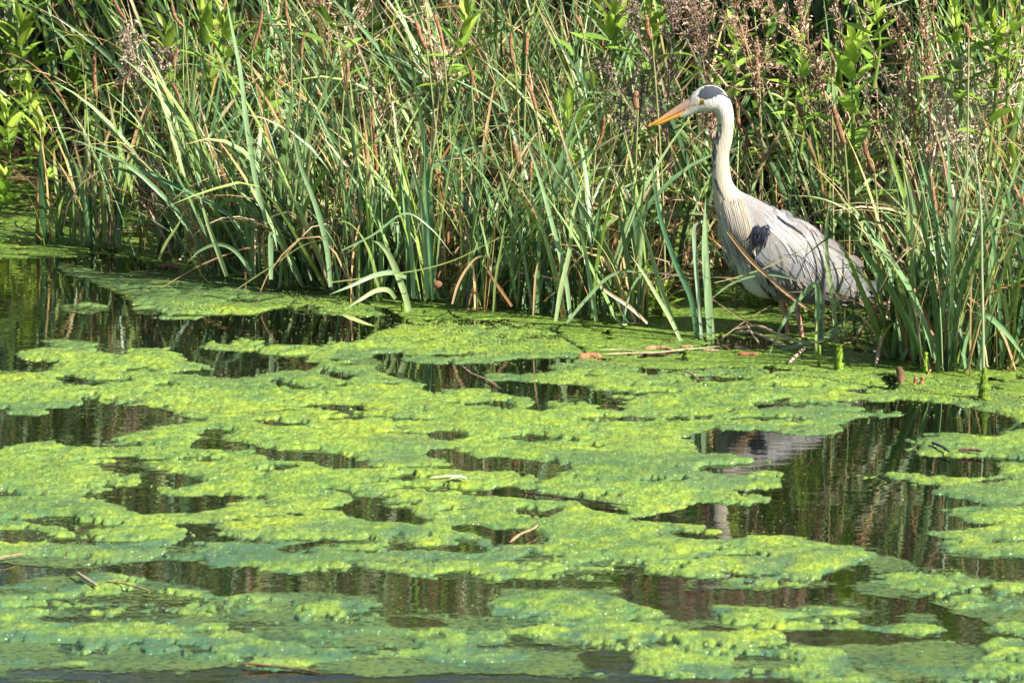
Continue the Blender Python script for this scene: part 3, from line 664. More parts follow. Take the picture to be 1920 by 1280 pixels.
# bare skin before the eye
mixc(inpoly(x_, y_, [(1276, 202), (1288, 188), (1300, 182), (1312, 185), (1315, 192), (1308, 197), (1296, 203), (1278, 211)]) * 0.75, np.array([0.46, 0.36, 0.27]))
mixc((dseg(hpx, hpy, [(1288, 199), (1300, 196), (1313, 194), (1322, 194)]) < 1.6) * 0.5, np.array([0.22, 0.17, 0.15]))
# dark dashes down the front of the neck
fr = np.interp(hpy, [215, 242, 264, 295, 325, 356, 387], [1345, 1347, 1341, 1335, 1334, 1336, 1341])
dash = (vn(hpx / 2.2, hpy / 9, 3) > 0.45) & (np.abs(hpx - fr - 3) < 4.5) & (hpy > 232) & (hpy < 320)
mixc(dash * 0.9, C_SLATE)
mixc((dseg(x_, y_, [(1341, 336), (1346, 350), (1353, 364), (1362, 384)]) < 2.4 + j1 * 0.35) * 0.92, C_SLATE)
mixc((dseg(x_, y_, [(1358, 380), (1364, 398), (1372, 422)]) < 1.6 + j1 * 0.4) * 0.8, C_SLATE)
mixc((dseg(x_, y_, [(1340, 392), (1352, 410), (1362, 430)]) < 1.4 + j1 * 0.4) * 0.6, C_SLATE * 2)
# shoulder patch, line under the wing and dark belly
mixc(inpoly(x_, y_, [(1424, 411), (1445, 424), (1436, 438), (1420, 446), (1411, 452), (1406, 462), (1414, 486), (1438, 512), (1462, 532), (1468, 552), (1445, 556), (1424, 530), (1404, 497), (1399, 462), (1402, 446), (1414, 424)]), C_BLACK)
heron = empty("heron", hp(1490, 628), "tall grey heron wading by the reeds, neck stretched up, looking left", "heron")
o = build("body", bv, bf, M_BODY, col, heron)
o["label"] = "white head and cream neck with black crown stripe, grey back and black shoulder patch"
bvh = BVHTree.FromPolygons([tuple(v) for v in bv], bf)

def strip(path, w, colr, side=-1, lift0=0.0005, lift1=0.002, n=8, bow=0.0, tipw=0.05, bag=None, tint=None, kk=2.2):
    """one feather laid on the body: path in side-view px, width in px"""
    p = smooth_path(np.array(path, float), n)
    T = np.gradient(p, axis=0); T /= np.linalg.norm(T, axis=1)[:, None] + 1e-9
    Nn = np.stack([-T[:, 1], T[:, 0]], -1)
    s = np.linspace(0, 1, n)
    prof = w / 2 * np.minimum(1, 0.35 + s * 3) * np.clip(1 - s ** kk, tipw, 1) ** 0.6
    rows = []
    last = None
    for i in range(n):
        lift = lift0 + (lift1 - lift0) * s[i]
        row = []
        for u in (-1, 0, 1):
            q = hp(*(p[i] + Nn[i] * prof[i] * u))
            h = bvh.ray_cast(Vector((q[0], side * 1.0, q[2])), Vector((0, -side, 0)))
            if h[0] is not None: y = h[0][1]
            else: y = last if last is not None else 0.0
            if last is not None: y = max(min(y, last + 0.012), last - 0.012)
            row.append([q[0], y, q[2]])
        last = row[1][1]
        for u, r in zip((-1, 0, 1), row):
            r[1] = (0.6 * r[1] + 0.4 * row[1][1]) + side * (lift + (0.0006 if u == 0 else 0.0))
        rows.append(row)
    V = np.array(rows).reshape(-1, 3)
    i = np.arange(n - 1)
    F = np.concatenate([np.stack([i * 3 + a, i * 3 + a + 1, (i + 1) * 3 + a + 1, (i + 1) * 3 + a], -1) for a in (0, 1)])
    C = np.tile(np.asarray(colr, float), (n * 3, 1))
    if tint is not None:
        C = C * (1 - s.repeat(3)[:, None] * tint[0]) + np.array(tint[1]) * (s.repeat(3)[:, None] * tint[0])
    bag.add(V, F, C)
hr = np.random.default_rng(4)
top = lambda x: np.interp(x, [1394, 1425, 1460, 1508, 1552, 1587, 1613, 1639], [369, 371, 387, 413, 441, 470, 496, 527])
for side in (-1, 1):
    wing = Bag(); k = 0
    # rows of coverts from the shoulder back, then long quills along the lower edge
    for row in range(13):
        for c in range(11):
            u = row / 12; v = c / 10
            x0 = 1415 + 175 * u + hr.uniform(-5, 5)
            yt = top(x0) + 8; yb = np.interp(x0, [1415, 1440, 1480, 1530, 1590], [470, 505, 525, 540, 545])
            y0 = yt + (yb - yt) * v + hr.uniform(-4, 4)
            if side == -1 and inpoly(np.array([x0 + 4.]), np.array([y0 + 4.]), [(1395, 400), (1448, 408), (1440, 445), (1412, 470), (1400, 520)])[0] and v > 0.2: continue
            a = math.radians(hr.normal(42, 5) - 10 * u + 12 * (1 - v))
            L_ = hr.uniform(26, 40) * (0.8 + 0.5 * u)
            w = hr.uniform(13, 19)
            g = C_GREY * hr.uniform(0.9, 1.12) + np.array([0.012, 0.004, -0.002]) * hr.uniform(-1, 2) * 2
            strip([(x0, y0), (x0 + L_ * .5 * math.cos(a), y0 + L_ * .5 * math.sin(a)), (x0 + L_ * math.cos(a + .08), y0 + L_ * math.sin(a + .08))], w, g, side, 0.0004 + 0.0010 * u, 0.0012 + .0006 * u, 7, bag=wing, tint=(0.12, (0.34, 0.34, 0.35)), kk=5, tipw=0.25)
    for q in range(16):
        u = q / 15
        x0 = 1462 + 70 * u; y0 = 515 + 12 * u + hr.uniform(-4, 4)
        x1 = 1520 + 103 * u; y1 = 556 + 10 * math.sin(u * 3.14) + hr.uniform(-3, 4)
        g = C_GREY * hr.uniform(0.8, 1.05)
        strip([(x0, y0), ((x0 + x1) / 2, (y0 + y1) / 2 + 4), (x1, y1)], hr.uniform(12, 16), g, side, 0.0012, 0.002, 9, bag=wing, tint=(0.2, (0.15, 0.15, 0.17)), kk=6, tipw=0.3)
    wo = wing.build("wing", M_FEATH, heron)
# fine pale plumes over the back, both sides
pl = Bag()
for side in (-1, 1):
    for q in range(150):
        u = hr.random()
        x0 = 1432 + 85 * u + hr.uniform(-8, 8); y0 = top(x0) + hr.uniform(6, 46) * (1 - 0.3 * u)
        L_ = hr.uniform(60, 125); a = math.radians(hr.normal(40, 4))
        c = math.radians(hr.uniform(6, 26))
        pts = [(x0, y0), (x0 + L_ * .5 * math.cos(a), y0 + L_ * .5 * math.sin(a)), (x0 + L_ * .5 * (math.cos(a) + math.cos(a + c)), y0 + L_ * .5 * (math.sin(a) + math.sin(a + c)))]
        strip(pts, hr.uniform(1.6, 3.2), np.array([0.40, 0.40, 0.405]) * hr.uniform(0.85, 1.2), side, 0.0018, 0.0026, 10, bag=pl)
o = pl.build("back_plumes", M_PLUM, heron)
bp_ = Bag()
for side in (-1, 1):
    for q in range(150):
        u = hr.random()
        x0 = 1354 + 40 * u + hr.uniform(-3, 3); y0 = 372 + 40 * hr.random() - 8 * u
        x1 = 1368 + 46 * u + hr.uniform(-3, 3); y1 = 452 + 28 * u + hr.uniform(-26, 24)
        cc = C_CREAM * hr.uniform(0.8, 1.15)
        if hr.random() < 0.06: cc = C_SLATE * 3
        strip([(x0, y0), ((x0 + x1) / 2 + 2, (y0 + y1) / 2 - 4), (x1, y1)], hr.uniform(1.8, 3.6), cc, side, 0.001, 0.004, 9, bag=bp_)
    for q in range(34):      # long loose plumes hanging in front of the breast
        x0 = 1346 + hr.uniform(0, 22); y0 = 395 + hr.uniform(0, 40)
        x1 = x0 + hr.uniform(16, 34); y1 = y0 + hr.uniform(55, 95)
        strip([(x0, y0), ((x0 + x1) / 2 - 4, (y0 + y1) / 2), (x1, y1)], hr.uniform(1.4, 2.6), C_WHITE * hr.uniform(0.85, 1.08), side, 0.002, 0.004, 9, bag=bp_)
o = bp_.build("breast_plumes", M_PLUM, heron)
# ragged belly and thigh down, and the frayed lower edge of the black shoulder
for side in (-1, 1):
    bl = Bag()
    for q in range(120):
        x0 = hr.uniform(1388, 1450); y0 = np.interp(x0, [1388, 1450], [478, 530]) + hr.uniform(-8, 12)
        a = math.radians(hr.normal(58, 12)); L_ = hr.uniform(12, 24)
        strip([(x0, y0), (x0 + L_ * .5 * math.cos(a), y0 + L_ * .5 * math.sin(a)), (x0 + L_ * math.cos(a), y0 + L_ * math.sin(a))], hr.uniform(2, 4), C_WHITE * hr.uniform(0.8, 1.05), side, 0.001, 0.004, 5, bag=bl)
    for q in range(46):
        x0 = hr.uniform(1454, 1500); y0 = hr.uniform(505, 540)
        a = math.radians(hr.normal(66, 14)); L_ = hr.uniform(16, 28)
        strip([(x0, y0), (x0 + L_ * .5 * math.cos(a), y0 + L_ * .5 * math.sin(a)), (x0 + L_ * math.cos(a), y0 + L_ * math.sin(a))], hr.uniform(4, 8), np.array([0.27, 0.24, 0.22]) * hr.uniform(0.75, 1.15), side, 0.002, 0.005, 5, bag=bl)
    bl.build("belly_down", M_PLUM, heron)
for side in (-1, 1):
    sh = Bag()
    for q in range(70):
        x0 = hr.uniform(1414, 1440); y0 = hr.uniform(412, 432)
        a = math.radians(hr.normal(112, 12)); L_ = hr.uniform(14, 30)
        strip([(x0, y0), (x0 + L_ * .5 * math.cos(a), y0 + L_ * .5 * math.sin(a)), (x0 + L_ * math.cos(a), y0 + L_ * math.sin(a))], hr.uniform(2, 4), C_BLACK * hr.uniform(0.8, 2.4), side, 0.004, 0.007, 5, bag=sh)
    for q in range(30):
        u = hr.random(); x0 = 1402 + 46 * u; y0 = 455 + 70 * u; L_ = hr.uniform(14, 24); a = math.radians(hr.normal(60, 9))
        strip([(x0, y0), (x0 + L_ * .5 * math.cos(a), y0 + L_ * .5 * math.sin(a)), (x0 + L_ * math.cos(a), y0 + L_ * math.sin(a))], hr.uniform(2, 4), C_BLACK * hr.uniform(0.8, 2.4), side, 0.003, 0.006, 5, bag=sh)
    o = sh.build("shoulder_feathers", M_FEATH, heron)
    o["label"] = "black frayed shoulder patch feathers"
# tail
tl = Bag()
for q in range(7):
    u = q / 6
    strip([(1575, 525 + 6 * u), (1612, 535 + 6 * u), (1648, 532 + 16 * u)], 13, C_GREY * (0.75 + 0.1 * u), -1, 0.000, 0.001, 8, bag=tl, kk=7, tipw=0.4)
    strip([(1575, 525 + 6 * u), (1612, 535 + 6 * u), (1648, 532 + 16 * u)], 13, C_GREY * (0.75 + 0.1 * u), 1, 0.000, 0.001, 8, bag=tl, kk=7, tipw=0.4)
tl.build("tail", M_FEATH, heron)
# nape feathers
nb = Bag()
for side in (-1, 1):
    strip([(1345, 172), (1356, 176), (1366, 183), (1374, 190)], 3, C_SLATE, side, 0.001, 0.001, 8, bag=nb)
nb.build("nape_feathers", M_FEATH, heron)
# bill: upper and lower mandible
def mandible(rings, cfun, name):
    rg = dense(rings, 26); v, fq = loft(rg, 16)
    x, y = proj(v * np.array([1, 0, 1]))
    return build(name, v, fq, M_BILL, cfun(x, y), heron)
def cup(x, y):
    s = sstep(1215, 1290, x)[:, None]; up = sstep(3, -7, y - np.interp(x, [1214, 1250, 1287, 1300], [238, 221, 205, 199]))[:, None]
    c = np.array([0.66, 0.32, 0.05]) * (1 - s) + np.array([0.52, 0.26, 0.15]) * s
    return c * (1 - up * s) + np.array([0.34, 0.23, 0.18]) * up * s
def clo(x, y):
    s = sstep(1215, 1300, x)[:, None]
    return np.array([0.74, 0.38, 0.02]) * (1 - s) + np.array([0.62, 0.25, 0.08]) * s
ub_ = mandible([(1213.5, 238, .4, .4), (1222, 233, 1.6, 1.3), (1235, 226.3, 3.3, 2.3), (1252, 216.5, 5.0, 3.3), (1270, 206.5, 7.2, 4.8), (1286, 198.8, 9.6, 7.2), (1298, 194.5, 11.5, 9.2), (1310, 191, 11, 9)], cup, "upper_bill")
mandible([(1216, 237.6, .4, .4), (1226, 234.0, 1.3, 1.1), (1238, 229.8, 2.8, 2.0), (1254, 222.6, 4.2, 3.0), (1270, 215.5, 5.3, 4.2), (1286, 208.5, 6.5, 5.6), (1300, 203, 8, 7)], clo, "lower_bill")
gp = Bag()
for side in (-1, 1):
    pth = [(1222, 235.2), (1238, 227.8), (1254, 219.9), (1270, 212.0), (1286, 204.0), (1300, 198), (1316, 194.4)]
    rr = np.interp([a for a, b in pth], [1214, 1254, 1286, 1300, 1316], [.9, 3.3, 6.2, 8, 12.5])
    pp = np.array([hp(a, b) + np.array([0, side * (r - 0.2) * HS, 0]) for (a, b), r in zip(pth, rr)])
    v, fq = tube(smooth_path(pp, 24), 0.0007, 6); gp.add(v, fq, np.array([0.25, 0.11, 0.03]))
gp.build("gape_line", M_BILL, heron).parent = ub_
# eyes
for side in (-1, 1):
    c = hp(1317.5, 188.3)
    h = bvh.ray_cast(Vector((c[0], side, c[2])), Vector((0, -side, 0)))
    c[1] = h[0][1]
    bm = bmesh.new(); bmesh.ops.create_uvsphere(bm, u_segments=24, v_segments=16, radius=0.0062)
    v = np.array([q.co[:] for q in bm.verts]); fq = [tuple(a.index for a in q.verts) for q in bm.faces]; bm.free()
    rr = np.hypot(v[:, 0], v[:, 2]); fm = (v[:, 1] * side > 0)
    C = np.where(((rr < 0.0029) & fm)[:, None], [[0.003, 0.003, 0.003]], np.where(((rr < 0.0049) & fm)[:, None], [[0.50, 0.27, 0.03]], [[0.03, 0.02, 0.012]]))
    v = v * np.array([1, 0.55, 1]) + c - np.array([0, side * 0.0012, 0])
    build("eye", v, fq, M_EYE, C, heron)
# legs down to the pond bed, each with three front toes and a hind toe
for yo, pts in ((0.0245, [(1467, 566), (1470, 580), (1474, 600), (1478, 627), (1480, 640)]), (-0.0245, [(1493, 570), (1495, 584), (1499, 604), (1503.5, 631), (1505, 644)])):
    pp = [hp(a, b, yo) for a, b in pts]
    e = pp[-1]; knee = e + np.array([0.004, 0, -0.07]); foot = knee + np.array([-0.012, 0, -0.135])
    foot[2] = -0.27
    path = smooth_path(np.array(pp + [knee, foot]), 60)
    rad = np.interp(np.linspace(0, 1, 60), [0, .1, .25, .36, .45, .6, .64, .72, 1], [.0075, .0065, .0068, .0058, .0058, .0075, .0085, .0055, .005])
    rad = rad * (1 + 0.05 * np.sin(np.arange(60) * 1.7))
    lb = Bag(); v, fq = tube(path, rad, 14)
    nzv = fbm(v[:, 0] * 300 + v[:, 1] * 200, v[:, 2] * 120, 8, 3)[:, None]
    t = sstep(0.10, 0.085, v[:, 2])[:, None]
    pink = np.array([0.50, 0.17, 0.15]) * (1 - sstep(.4, .6, nzv)) + np.array([0.50, 0.36, 0.26]) * sstep(.4, .6, nzv)
    lb.add(v, fq, C_CREAM * 0.9 * (1 - t) + pink * t)
    for ang, Lf in ((180, .085), (155, .075), (210, .075), (10, .045)):
        d = np.array([math.cos(math.radians(ang)), math.sin(math.radians(ang)), 0])
        tp = np.array([foot, foot + d * Lf * .5 + [0, 0, .004], foot + d * Lf + [0, 0, -.004]])
        v, fq = tube(smooth_path(tp, 10), np.linspace(.0045, .002, 10), 8); lb.add(v, fq, np.array([0.2, 0.12, 0.08]))
    lb.build("leg", M_SKIN, heron)
# ------------------------------------------------------------------ blades
GREEN = np.array([[0.22, 0.345, 0.125], [0.14, 0.26, 0.09], [0.28, 0.40, 0.18], [0.20, 0.32, 0.06], [0.26, 0.36, 0.10], [0.10, 0.205, 0.085], [0.055, 0.125, 0.05], [0.17, 0.30, 0.13]])
LIME = np.array([[0.27, 0.37, 0.05], [0.20, 0.33, 0.04], [0.34, 0.40, 0.10]])
TAN = np.array([[0.42, 0.29, 0.15], [0.50, 0.38, 0.22], [0.33, 0.19, 0.09], [0.46, 0.35, 0.24], [0.30, 0.15, 0.06], [0.52, 0.34, 0.14]])
def blades(r, base, L, W, az, lean, droop, ph0, ph1, colr, tipc, tipm, curl=0.0, ks=None, ka=None, S=11, fold=True, pexp=1.8):
    n = len(base)
    s = np.linspace(0, 1, S)[None]
    th = lean[:, None] + droop[:, None] * s ** pexp
    if ks is not None: th = th + ka[:, None] / (1 + np.exp(-(s - ks[:, None]) * 60))
    a = az[:, None] + (np.asarray(curl)[:, None] if np.ndim(curl) else curl) * s
    T = np.stack([np.sin(th) * np.cos(a), np.sin(th) * np.sin(a), np.cos(th)], -1)
    st = (L / (S - 1))[:, None, None]
    Pt = base[:, None] + np.concatenate([np.zeros((n, 1, 3)), np.cumsum((T[:, :-1] + T[:, 1:]) / 2 * st, 1)], 1)
    Pt[..., 2] = np.maximum(Pt[..., 2], 0.004 + 0.01 * r.random((n, 1)))
    B = np.stack([-np.sin(a), np.cos(a), a * 0], -1)
    Nn = np.cross(T, B)
    ph = ph0[:, None] + ph1[:, None] * s
    D = B * np.cos(ph)[..., None] + Nn * np.sin(ph)[..., None]
    N2 = np.cross(T, D)
    prof = (0.62 + 0.38 * np.minimum(1, s * 4)) * np.clip(1 - s ** 3.2, 0.04, 1)
    w = (W[:, None] / 2 * prof)[..., None]
    C = colr[:, None] * (1 - tipm[:, None, None] * 0) 
    tm = (sstep(0, 1, (s - (1 - tipm[:, None])) / 0.22))[..., None]
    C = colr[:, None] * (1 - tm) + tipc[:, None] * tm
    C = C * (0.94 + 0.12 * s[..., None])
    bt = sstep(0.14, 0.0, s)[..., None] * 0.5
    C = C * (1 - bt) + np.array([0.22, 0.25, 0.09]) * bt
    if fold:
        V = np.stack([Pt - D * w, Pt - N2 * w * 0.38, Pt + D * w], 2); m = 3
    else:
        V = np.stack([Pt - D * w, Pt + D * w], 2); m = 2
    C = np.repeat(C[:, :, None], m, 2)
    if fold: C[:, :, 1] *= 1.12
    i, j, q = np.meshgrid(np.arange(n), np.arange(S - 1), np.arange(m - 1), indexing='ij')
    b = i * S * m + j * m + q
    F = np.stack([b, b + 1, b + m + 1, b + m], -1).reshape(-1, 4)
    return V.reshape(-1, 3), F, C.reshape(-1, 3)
def pick(r, pal, n, v=0.22):
    return pal[r.integers(0, len(pal), n)] * r.uniform(1 - v, 1 + v, (n, 1))
def zg(x, y):
    e = y - shore(x)
    return np.where(e < 0.25, -0.05, -0.28 + 0.33 * sstep(0.25, 0.75, e) + sstep(0.7, 3.2, e) * 0.28)
def sedge(r, x, y, n, Lm=0.62, spread=0.05, kind='green', hgt=1.0, lean_dir=None, lean_amt=0.0, Wm=1.0, droopm=1.0):
    bx = x + r.normal(0, spread, n); by = y + r.normal(0, spread, n)
    base = np.stack([bx, by, zg(bx, by)], -1)
    L = Lm * r.uniform(0.6, 1.2, n) * hgt
    az = r.uniform(0, 2 * math.pi, n)
    lean = np.abs(r.normal(0.10, 0.14, n))
    if lean_dir is not None:
        k = r.random(n) < 0.7; az[k] = lean_dir + r.normal(0, 0.5, k.sum()); lean[k] += lean_amt * r.uniform(0.5, 1.2, k.sum())
    droop = r.gamma(2.0, 0.34, n) * droopm
    ph0 = r.normal(0, 0.9, n); ph1 = r.normal(0, 0.9, n); curl = r.normal(0, 0.45, n)
    ks = r.uniform(0.35, 0.85, n); ka = np.where(r.random(n) < 0.10, r.uniform(0.7, 2.0, n), 0.0)
    if kind == 'green':
        W = Wm * r.uniform(0.006, 0.0155, n); c = pick(r, GREEN, n); t = pick(r, TAN, n); tm = np.where(r.random(n) < 0.5, r.uniform(0.06, 0.5, n), 0.0)
    elif kind == 'thin':
        W = r.uniform(0.0018, 0.004, n); c = pick(r, np.concatenate([LIME, GREEN]), n); t = pick(r, TAN, n); tm = np.where(r.random(n) < 0.5, r.uniform(0.05, 0.5, n), 0.0)
    else:
        W = r.uniform(0.0025, 0.0085, n); c = pick(r, TAN, n, 0.3); t = pick(r, TAN, n); tm = r.uniform(0, 0.5, n)
        droop = droop * 1.35; ka = np.where(r.random(n) < 0.35, r.uniform(0.6, 2.2, n), 0.0)
    return blades(r, base, L, W, az, lean, droop, ph0, ph1, c, t, tm, curl, ks, ka)
def join(lst):
    V, F, C, n = [], [], [], 0
    for v, f_, c in lst:
        V.append(v); F.append(f_ + n); C.append(c); n += len(v)
    return np.concatenate(V), np.concatenate(F), np.concatenate(C)
def ribbon(pts, Y, w, colr, r, tipc=None, twist=0.5, n=22, tipn=True, base=True):
    """a single blade traced in the photo, standing at depth Y (or one depth per point); w in photo px"""
    pts = np.array(pts, float)
    Y = np.broadcast_to(np.asarray(Y, float), (len(pts),))
    q = np.array([P(a, b, y) for (a, b), y in zip(pts, Y)])
    q = smooth_path(q, n)
    T = np.gradient(q, axis=0); T /= np.linalg.norm(T, axis=1)[:, None] + 1e-9
    vd = np.array([0, 1.0, -0.18])
    B = np.cross(T, vd); B /= np.linalg.norm(B, axis=1)[:, None] + 1e-9
    N2 = np.cross(T, B)
    s = np.linspace(0, 1, n); ph = (r.normal(0, 0.35) + twist * r.normal(0, 1) * s)[:, None]
    D = B * np.cos(ph) + N2 * np.sin(ph); N3 = np.cross(T, D)
    prof = (0.75 + 0.25 * np.minimum(1, s * 4)) * (np.clip(1 - s ** 3.5, 0.05, 1) if tipn else 1)
    ww = (w / 780 / 2 * prof)[:, None]
    V = np.stack([q - D * ww, q - N3 * ww * 0.35, q + D * ww], 1).reshape(-1, 3)
    i = np.arange(n - 1)
    F = np.concatenate([np.stack([i * 3 + a, i * 3 + a + 1, (i + 1) * 3 + a + 1, (i + 1) * 3 + a], -1) for a in (0, 1)])
    C = np.tile(np.asarray(colr, float), (n * 3, 1))
    if tipc is not None:
        m = sstep(0.7, 1.0, s).repeat(3)[:, None]; C = C * (1 - m) + np.asarray(tipc) * m
    return V, F, C

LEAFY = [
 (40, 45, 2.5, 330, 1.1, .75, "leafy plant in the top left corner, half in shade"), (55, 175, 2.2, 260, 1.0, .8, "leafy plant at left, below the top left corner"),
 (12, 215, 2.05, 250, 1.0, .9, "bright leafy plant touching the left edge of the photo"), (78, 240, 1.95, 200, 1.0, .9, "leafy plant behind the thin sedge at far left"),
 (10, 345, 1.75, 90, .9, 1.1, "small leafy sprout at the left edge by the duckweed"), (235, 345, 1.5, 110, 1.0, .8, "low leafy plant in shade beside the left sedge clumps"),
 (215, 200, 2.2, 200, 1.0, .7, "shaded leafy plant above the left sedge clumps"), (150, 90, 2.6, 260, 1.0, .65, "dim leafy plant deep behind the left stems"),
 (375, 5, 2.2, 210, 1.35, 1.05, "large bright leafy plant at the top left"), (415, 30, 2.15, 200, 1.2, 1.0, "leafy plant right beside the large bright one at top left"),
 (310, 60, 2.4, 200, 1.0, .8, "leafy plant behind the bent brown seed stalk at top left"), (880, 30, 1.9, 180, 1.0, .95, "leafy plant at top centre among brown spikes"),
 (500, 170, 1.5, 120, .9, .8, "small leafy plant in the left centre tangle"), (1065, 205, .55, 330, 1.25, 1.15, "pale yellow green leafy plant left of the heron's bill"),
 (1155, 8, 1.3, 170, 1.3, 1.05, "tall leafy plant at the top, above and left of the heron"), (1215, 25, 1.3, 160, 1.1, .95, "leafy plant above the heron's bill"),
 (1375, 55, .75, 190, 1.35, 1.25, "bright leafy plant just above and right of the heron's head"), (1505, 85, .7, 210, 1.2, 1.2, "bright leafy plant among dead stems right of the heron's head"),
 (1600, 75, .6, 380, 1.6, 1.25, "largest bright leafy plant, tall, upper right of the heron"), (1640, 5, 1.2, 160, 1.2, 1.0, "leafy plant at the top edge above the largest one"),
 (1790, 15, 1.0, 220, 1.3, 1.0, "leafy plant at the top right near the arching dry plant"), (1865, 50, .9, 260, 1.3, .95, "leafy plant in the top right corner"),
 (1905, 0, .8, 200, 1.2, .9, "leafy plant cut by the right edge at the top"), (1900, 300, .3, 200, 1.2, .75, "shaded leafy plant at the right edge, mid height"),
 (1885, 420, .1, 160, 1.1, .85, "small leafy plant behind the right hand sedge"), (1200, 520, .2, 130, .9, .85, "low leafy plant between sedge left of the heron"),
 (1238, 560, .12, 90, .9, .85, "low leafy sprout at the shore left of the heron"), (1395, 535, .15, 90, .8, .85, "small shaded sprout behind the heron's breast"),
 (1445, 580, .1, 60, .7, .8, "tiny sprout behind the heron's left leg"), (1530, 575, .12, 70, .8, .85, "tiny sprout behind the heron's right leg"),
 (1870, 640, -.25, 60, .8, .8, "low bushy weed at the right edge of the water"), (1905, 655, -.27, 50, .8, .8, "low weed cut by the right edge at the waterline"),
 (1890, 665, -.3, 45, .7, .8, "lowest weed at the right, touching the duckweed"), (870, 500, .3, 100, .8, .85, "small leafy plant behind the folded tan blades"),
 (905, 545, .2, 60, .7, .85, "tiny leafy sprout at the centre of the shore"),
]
SPK = [
 (178, 98, 181, 185, 11, "thick brown spike standing upright at the far left"), (322, 5, 345, 52, 8, "brown spike tilting left near the top left corner"),
 (213, 0, 236, 38, 8, "brown spike cut by the top edge at left"), (250, 128, 222, 170, 8, "crooked brown spike bent to the right below the grey seed head"),
 (492, 18, 473, 95, 8, "long brown spike at top, left of centre"), (334, 90, 328, 130, 7, "short brown spike behind the upper left blades"),
 (322, 155, 345, 212, 8, "brown spike slanting right among the upper left blades"), (293, 246, 350, 275, 8, "brown spike leaning far over to the left"),
 (457, 320, 520, 358, 9, "brown spike lying nearly flat over the left sedge"), (515, 205, 545, 260, 8, "brown spike slanting down right in the left centre"),
 (536, 0, 545, 60, 7, "brown spike at the top edge left of centre"), (780, 38, 800, 92, 11, "fat brown spike at the top centre"),
 (815, 28, 832, 95, 9, "brown spike just right of the fat one at top centre"), (698, 200, 700, 245, 9, "upper brown spike of the upright pair at left centre"),
 (700, 246, 708, 325, 11, "tall brown spike just under the upright pair's upper one"), (958, 60, 966, 130, 8, "slim brown spike at top centre right"),
 (990, 60, 987, 105, 9, "short fat brown spike at top centre right"), (984, 148, 1006, 210, 9, "brown spike slanting right at centre"),
 (962, 264, 975, 325, 13, "fattest brown spike, at the centre of the sedge"), (998, 288, 995, 340, 9, "dark brown spike right beside the fattest one"),
 (1078, 28, 1092, 52, 9, "stubby brown spike near the top, right of centre"), (1213, 30, 1223, 78, 11, "fat brown spike above the heron's bill"),
 (1195, 170, 1196, 206, 13, "plump brown spike just left of the bill tip"), (1133, 216, 1117, 285, 8, "thin brown spike leaning right, left of the bill"),
 (803, 292, 832, 338, 8, "brown spike slanting down right at left centre"), (1381, 190, 1387, 245, 9, "brown spike touching the back of the heron's neck"),
 (1392, 236, 1396, 290, 9, "second brown spike behind the heron's neck, lower"), (1420, 70, 1424, 155, 9, "long brown spike above the heron's back"),
 (1562, 197, 1584, 272, 12, "long reddish spike above the heron's back, leaning left"), (1620, 262, 1640, 325, 10, "reddish spike right of the leaning long one"),
 (1745, 325, 1755, 400, 10, "brown spike among pale stems in the right hand sedge"), (1462, 250, 1410, 345, 11, "big yellow brown spike slanting across behind the heron's neck"),
 (1808, 42, 1816, 72, 10, "short brown spike at the top right"), (1497, 190, 1506, 218, 9, "small dark spike right of the heron's head"),
 (1556, 95, 1560, 145, 7, "slim brown spike among the dead stems at upper right"), (735, 225, 722, 262, 7, "small brown spike right of the upright pair"),
 (880, 125, 884, 160, 8, "brown spike in the upper centre tangle"), (572, 62, 566, 112, 7, "thin brown spike, upper left of centre"),
 (1690, 405, 1700, 470, 9, "brown spike low in the right hand sedge"), (650, 110, 645, 170, 8, "brown spike left of the top centre group"),
]

def leafY(px, py, Y):
    x = P(px, py, Y)[0]; f0 = float(shore(x))
    return f0 + min(max(Y - f0, 0.06), 0.34) if px > 260 else f0 + min(max(Y - f0, 0.05), 0.9)
BLOCK = []
for px, py, Y, hh, sc, br_, lb in LEAFY:
    Y2 = leafY(px, py, Y); BLOCK.append((P(px, py, Y2)[0], Y2, 0.07 * sc, 0.85))
for px, py, qx, qy, w, lb in SPK: BLOCK.append((P(qx, qy, 0.3)[0], 9, 0.016, 0.5))
for px, Yd, wd in ((1320, .45, .09), (1500, .3, .12), (1740, .1, .10), (1800, .1, .12), (1650, .2, .08), (1235, .3, .07), (1180, .35, .05), (240, 1.6, .1), (1420, .3, .05), (1840, .1, .06), (820, .9, .07), (620, 1.1, .05)):
    BLOCK.append((P(px, 200, Yd)[0], Yd + 0.02, wd, 0.7))
BLOCK.append((P(1490, 500, 0)[0], 0.30, 0.24, 1.0))
_br = np.random.default_rng(8)
def blocked(x, y):
    return any(abs(x - a) < w and y < b and _br.random() < p for a, b, w, p in BLOCK)
# ------------------------------------------------------------------ reed bed
pr = np.random.default_rng(21)
def xr(px, py): return G(px, py)
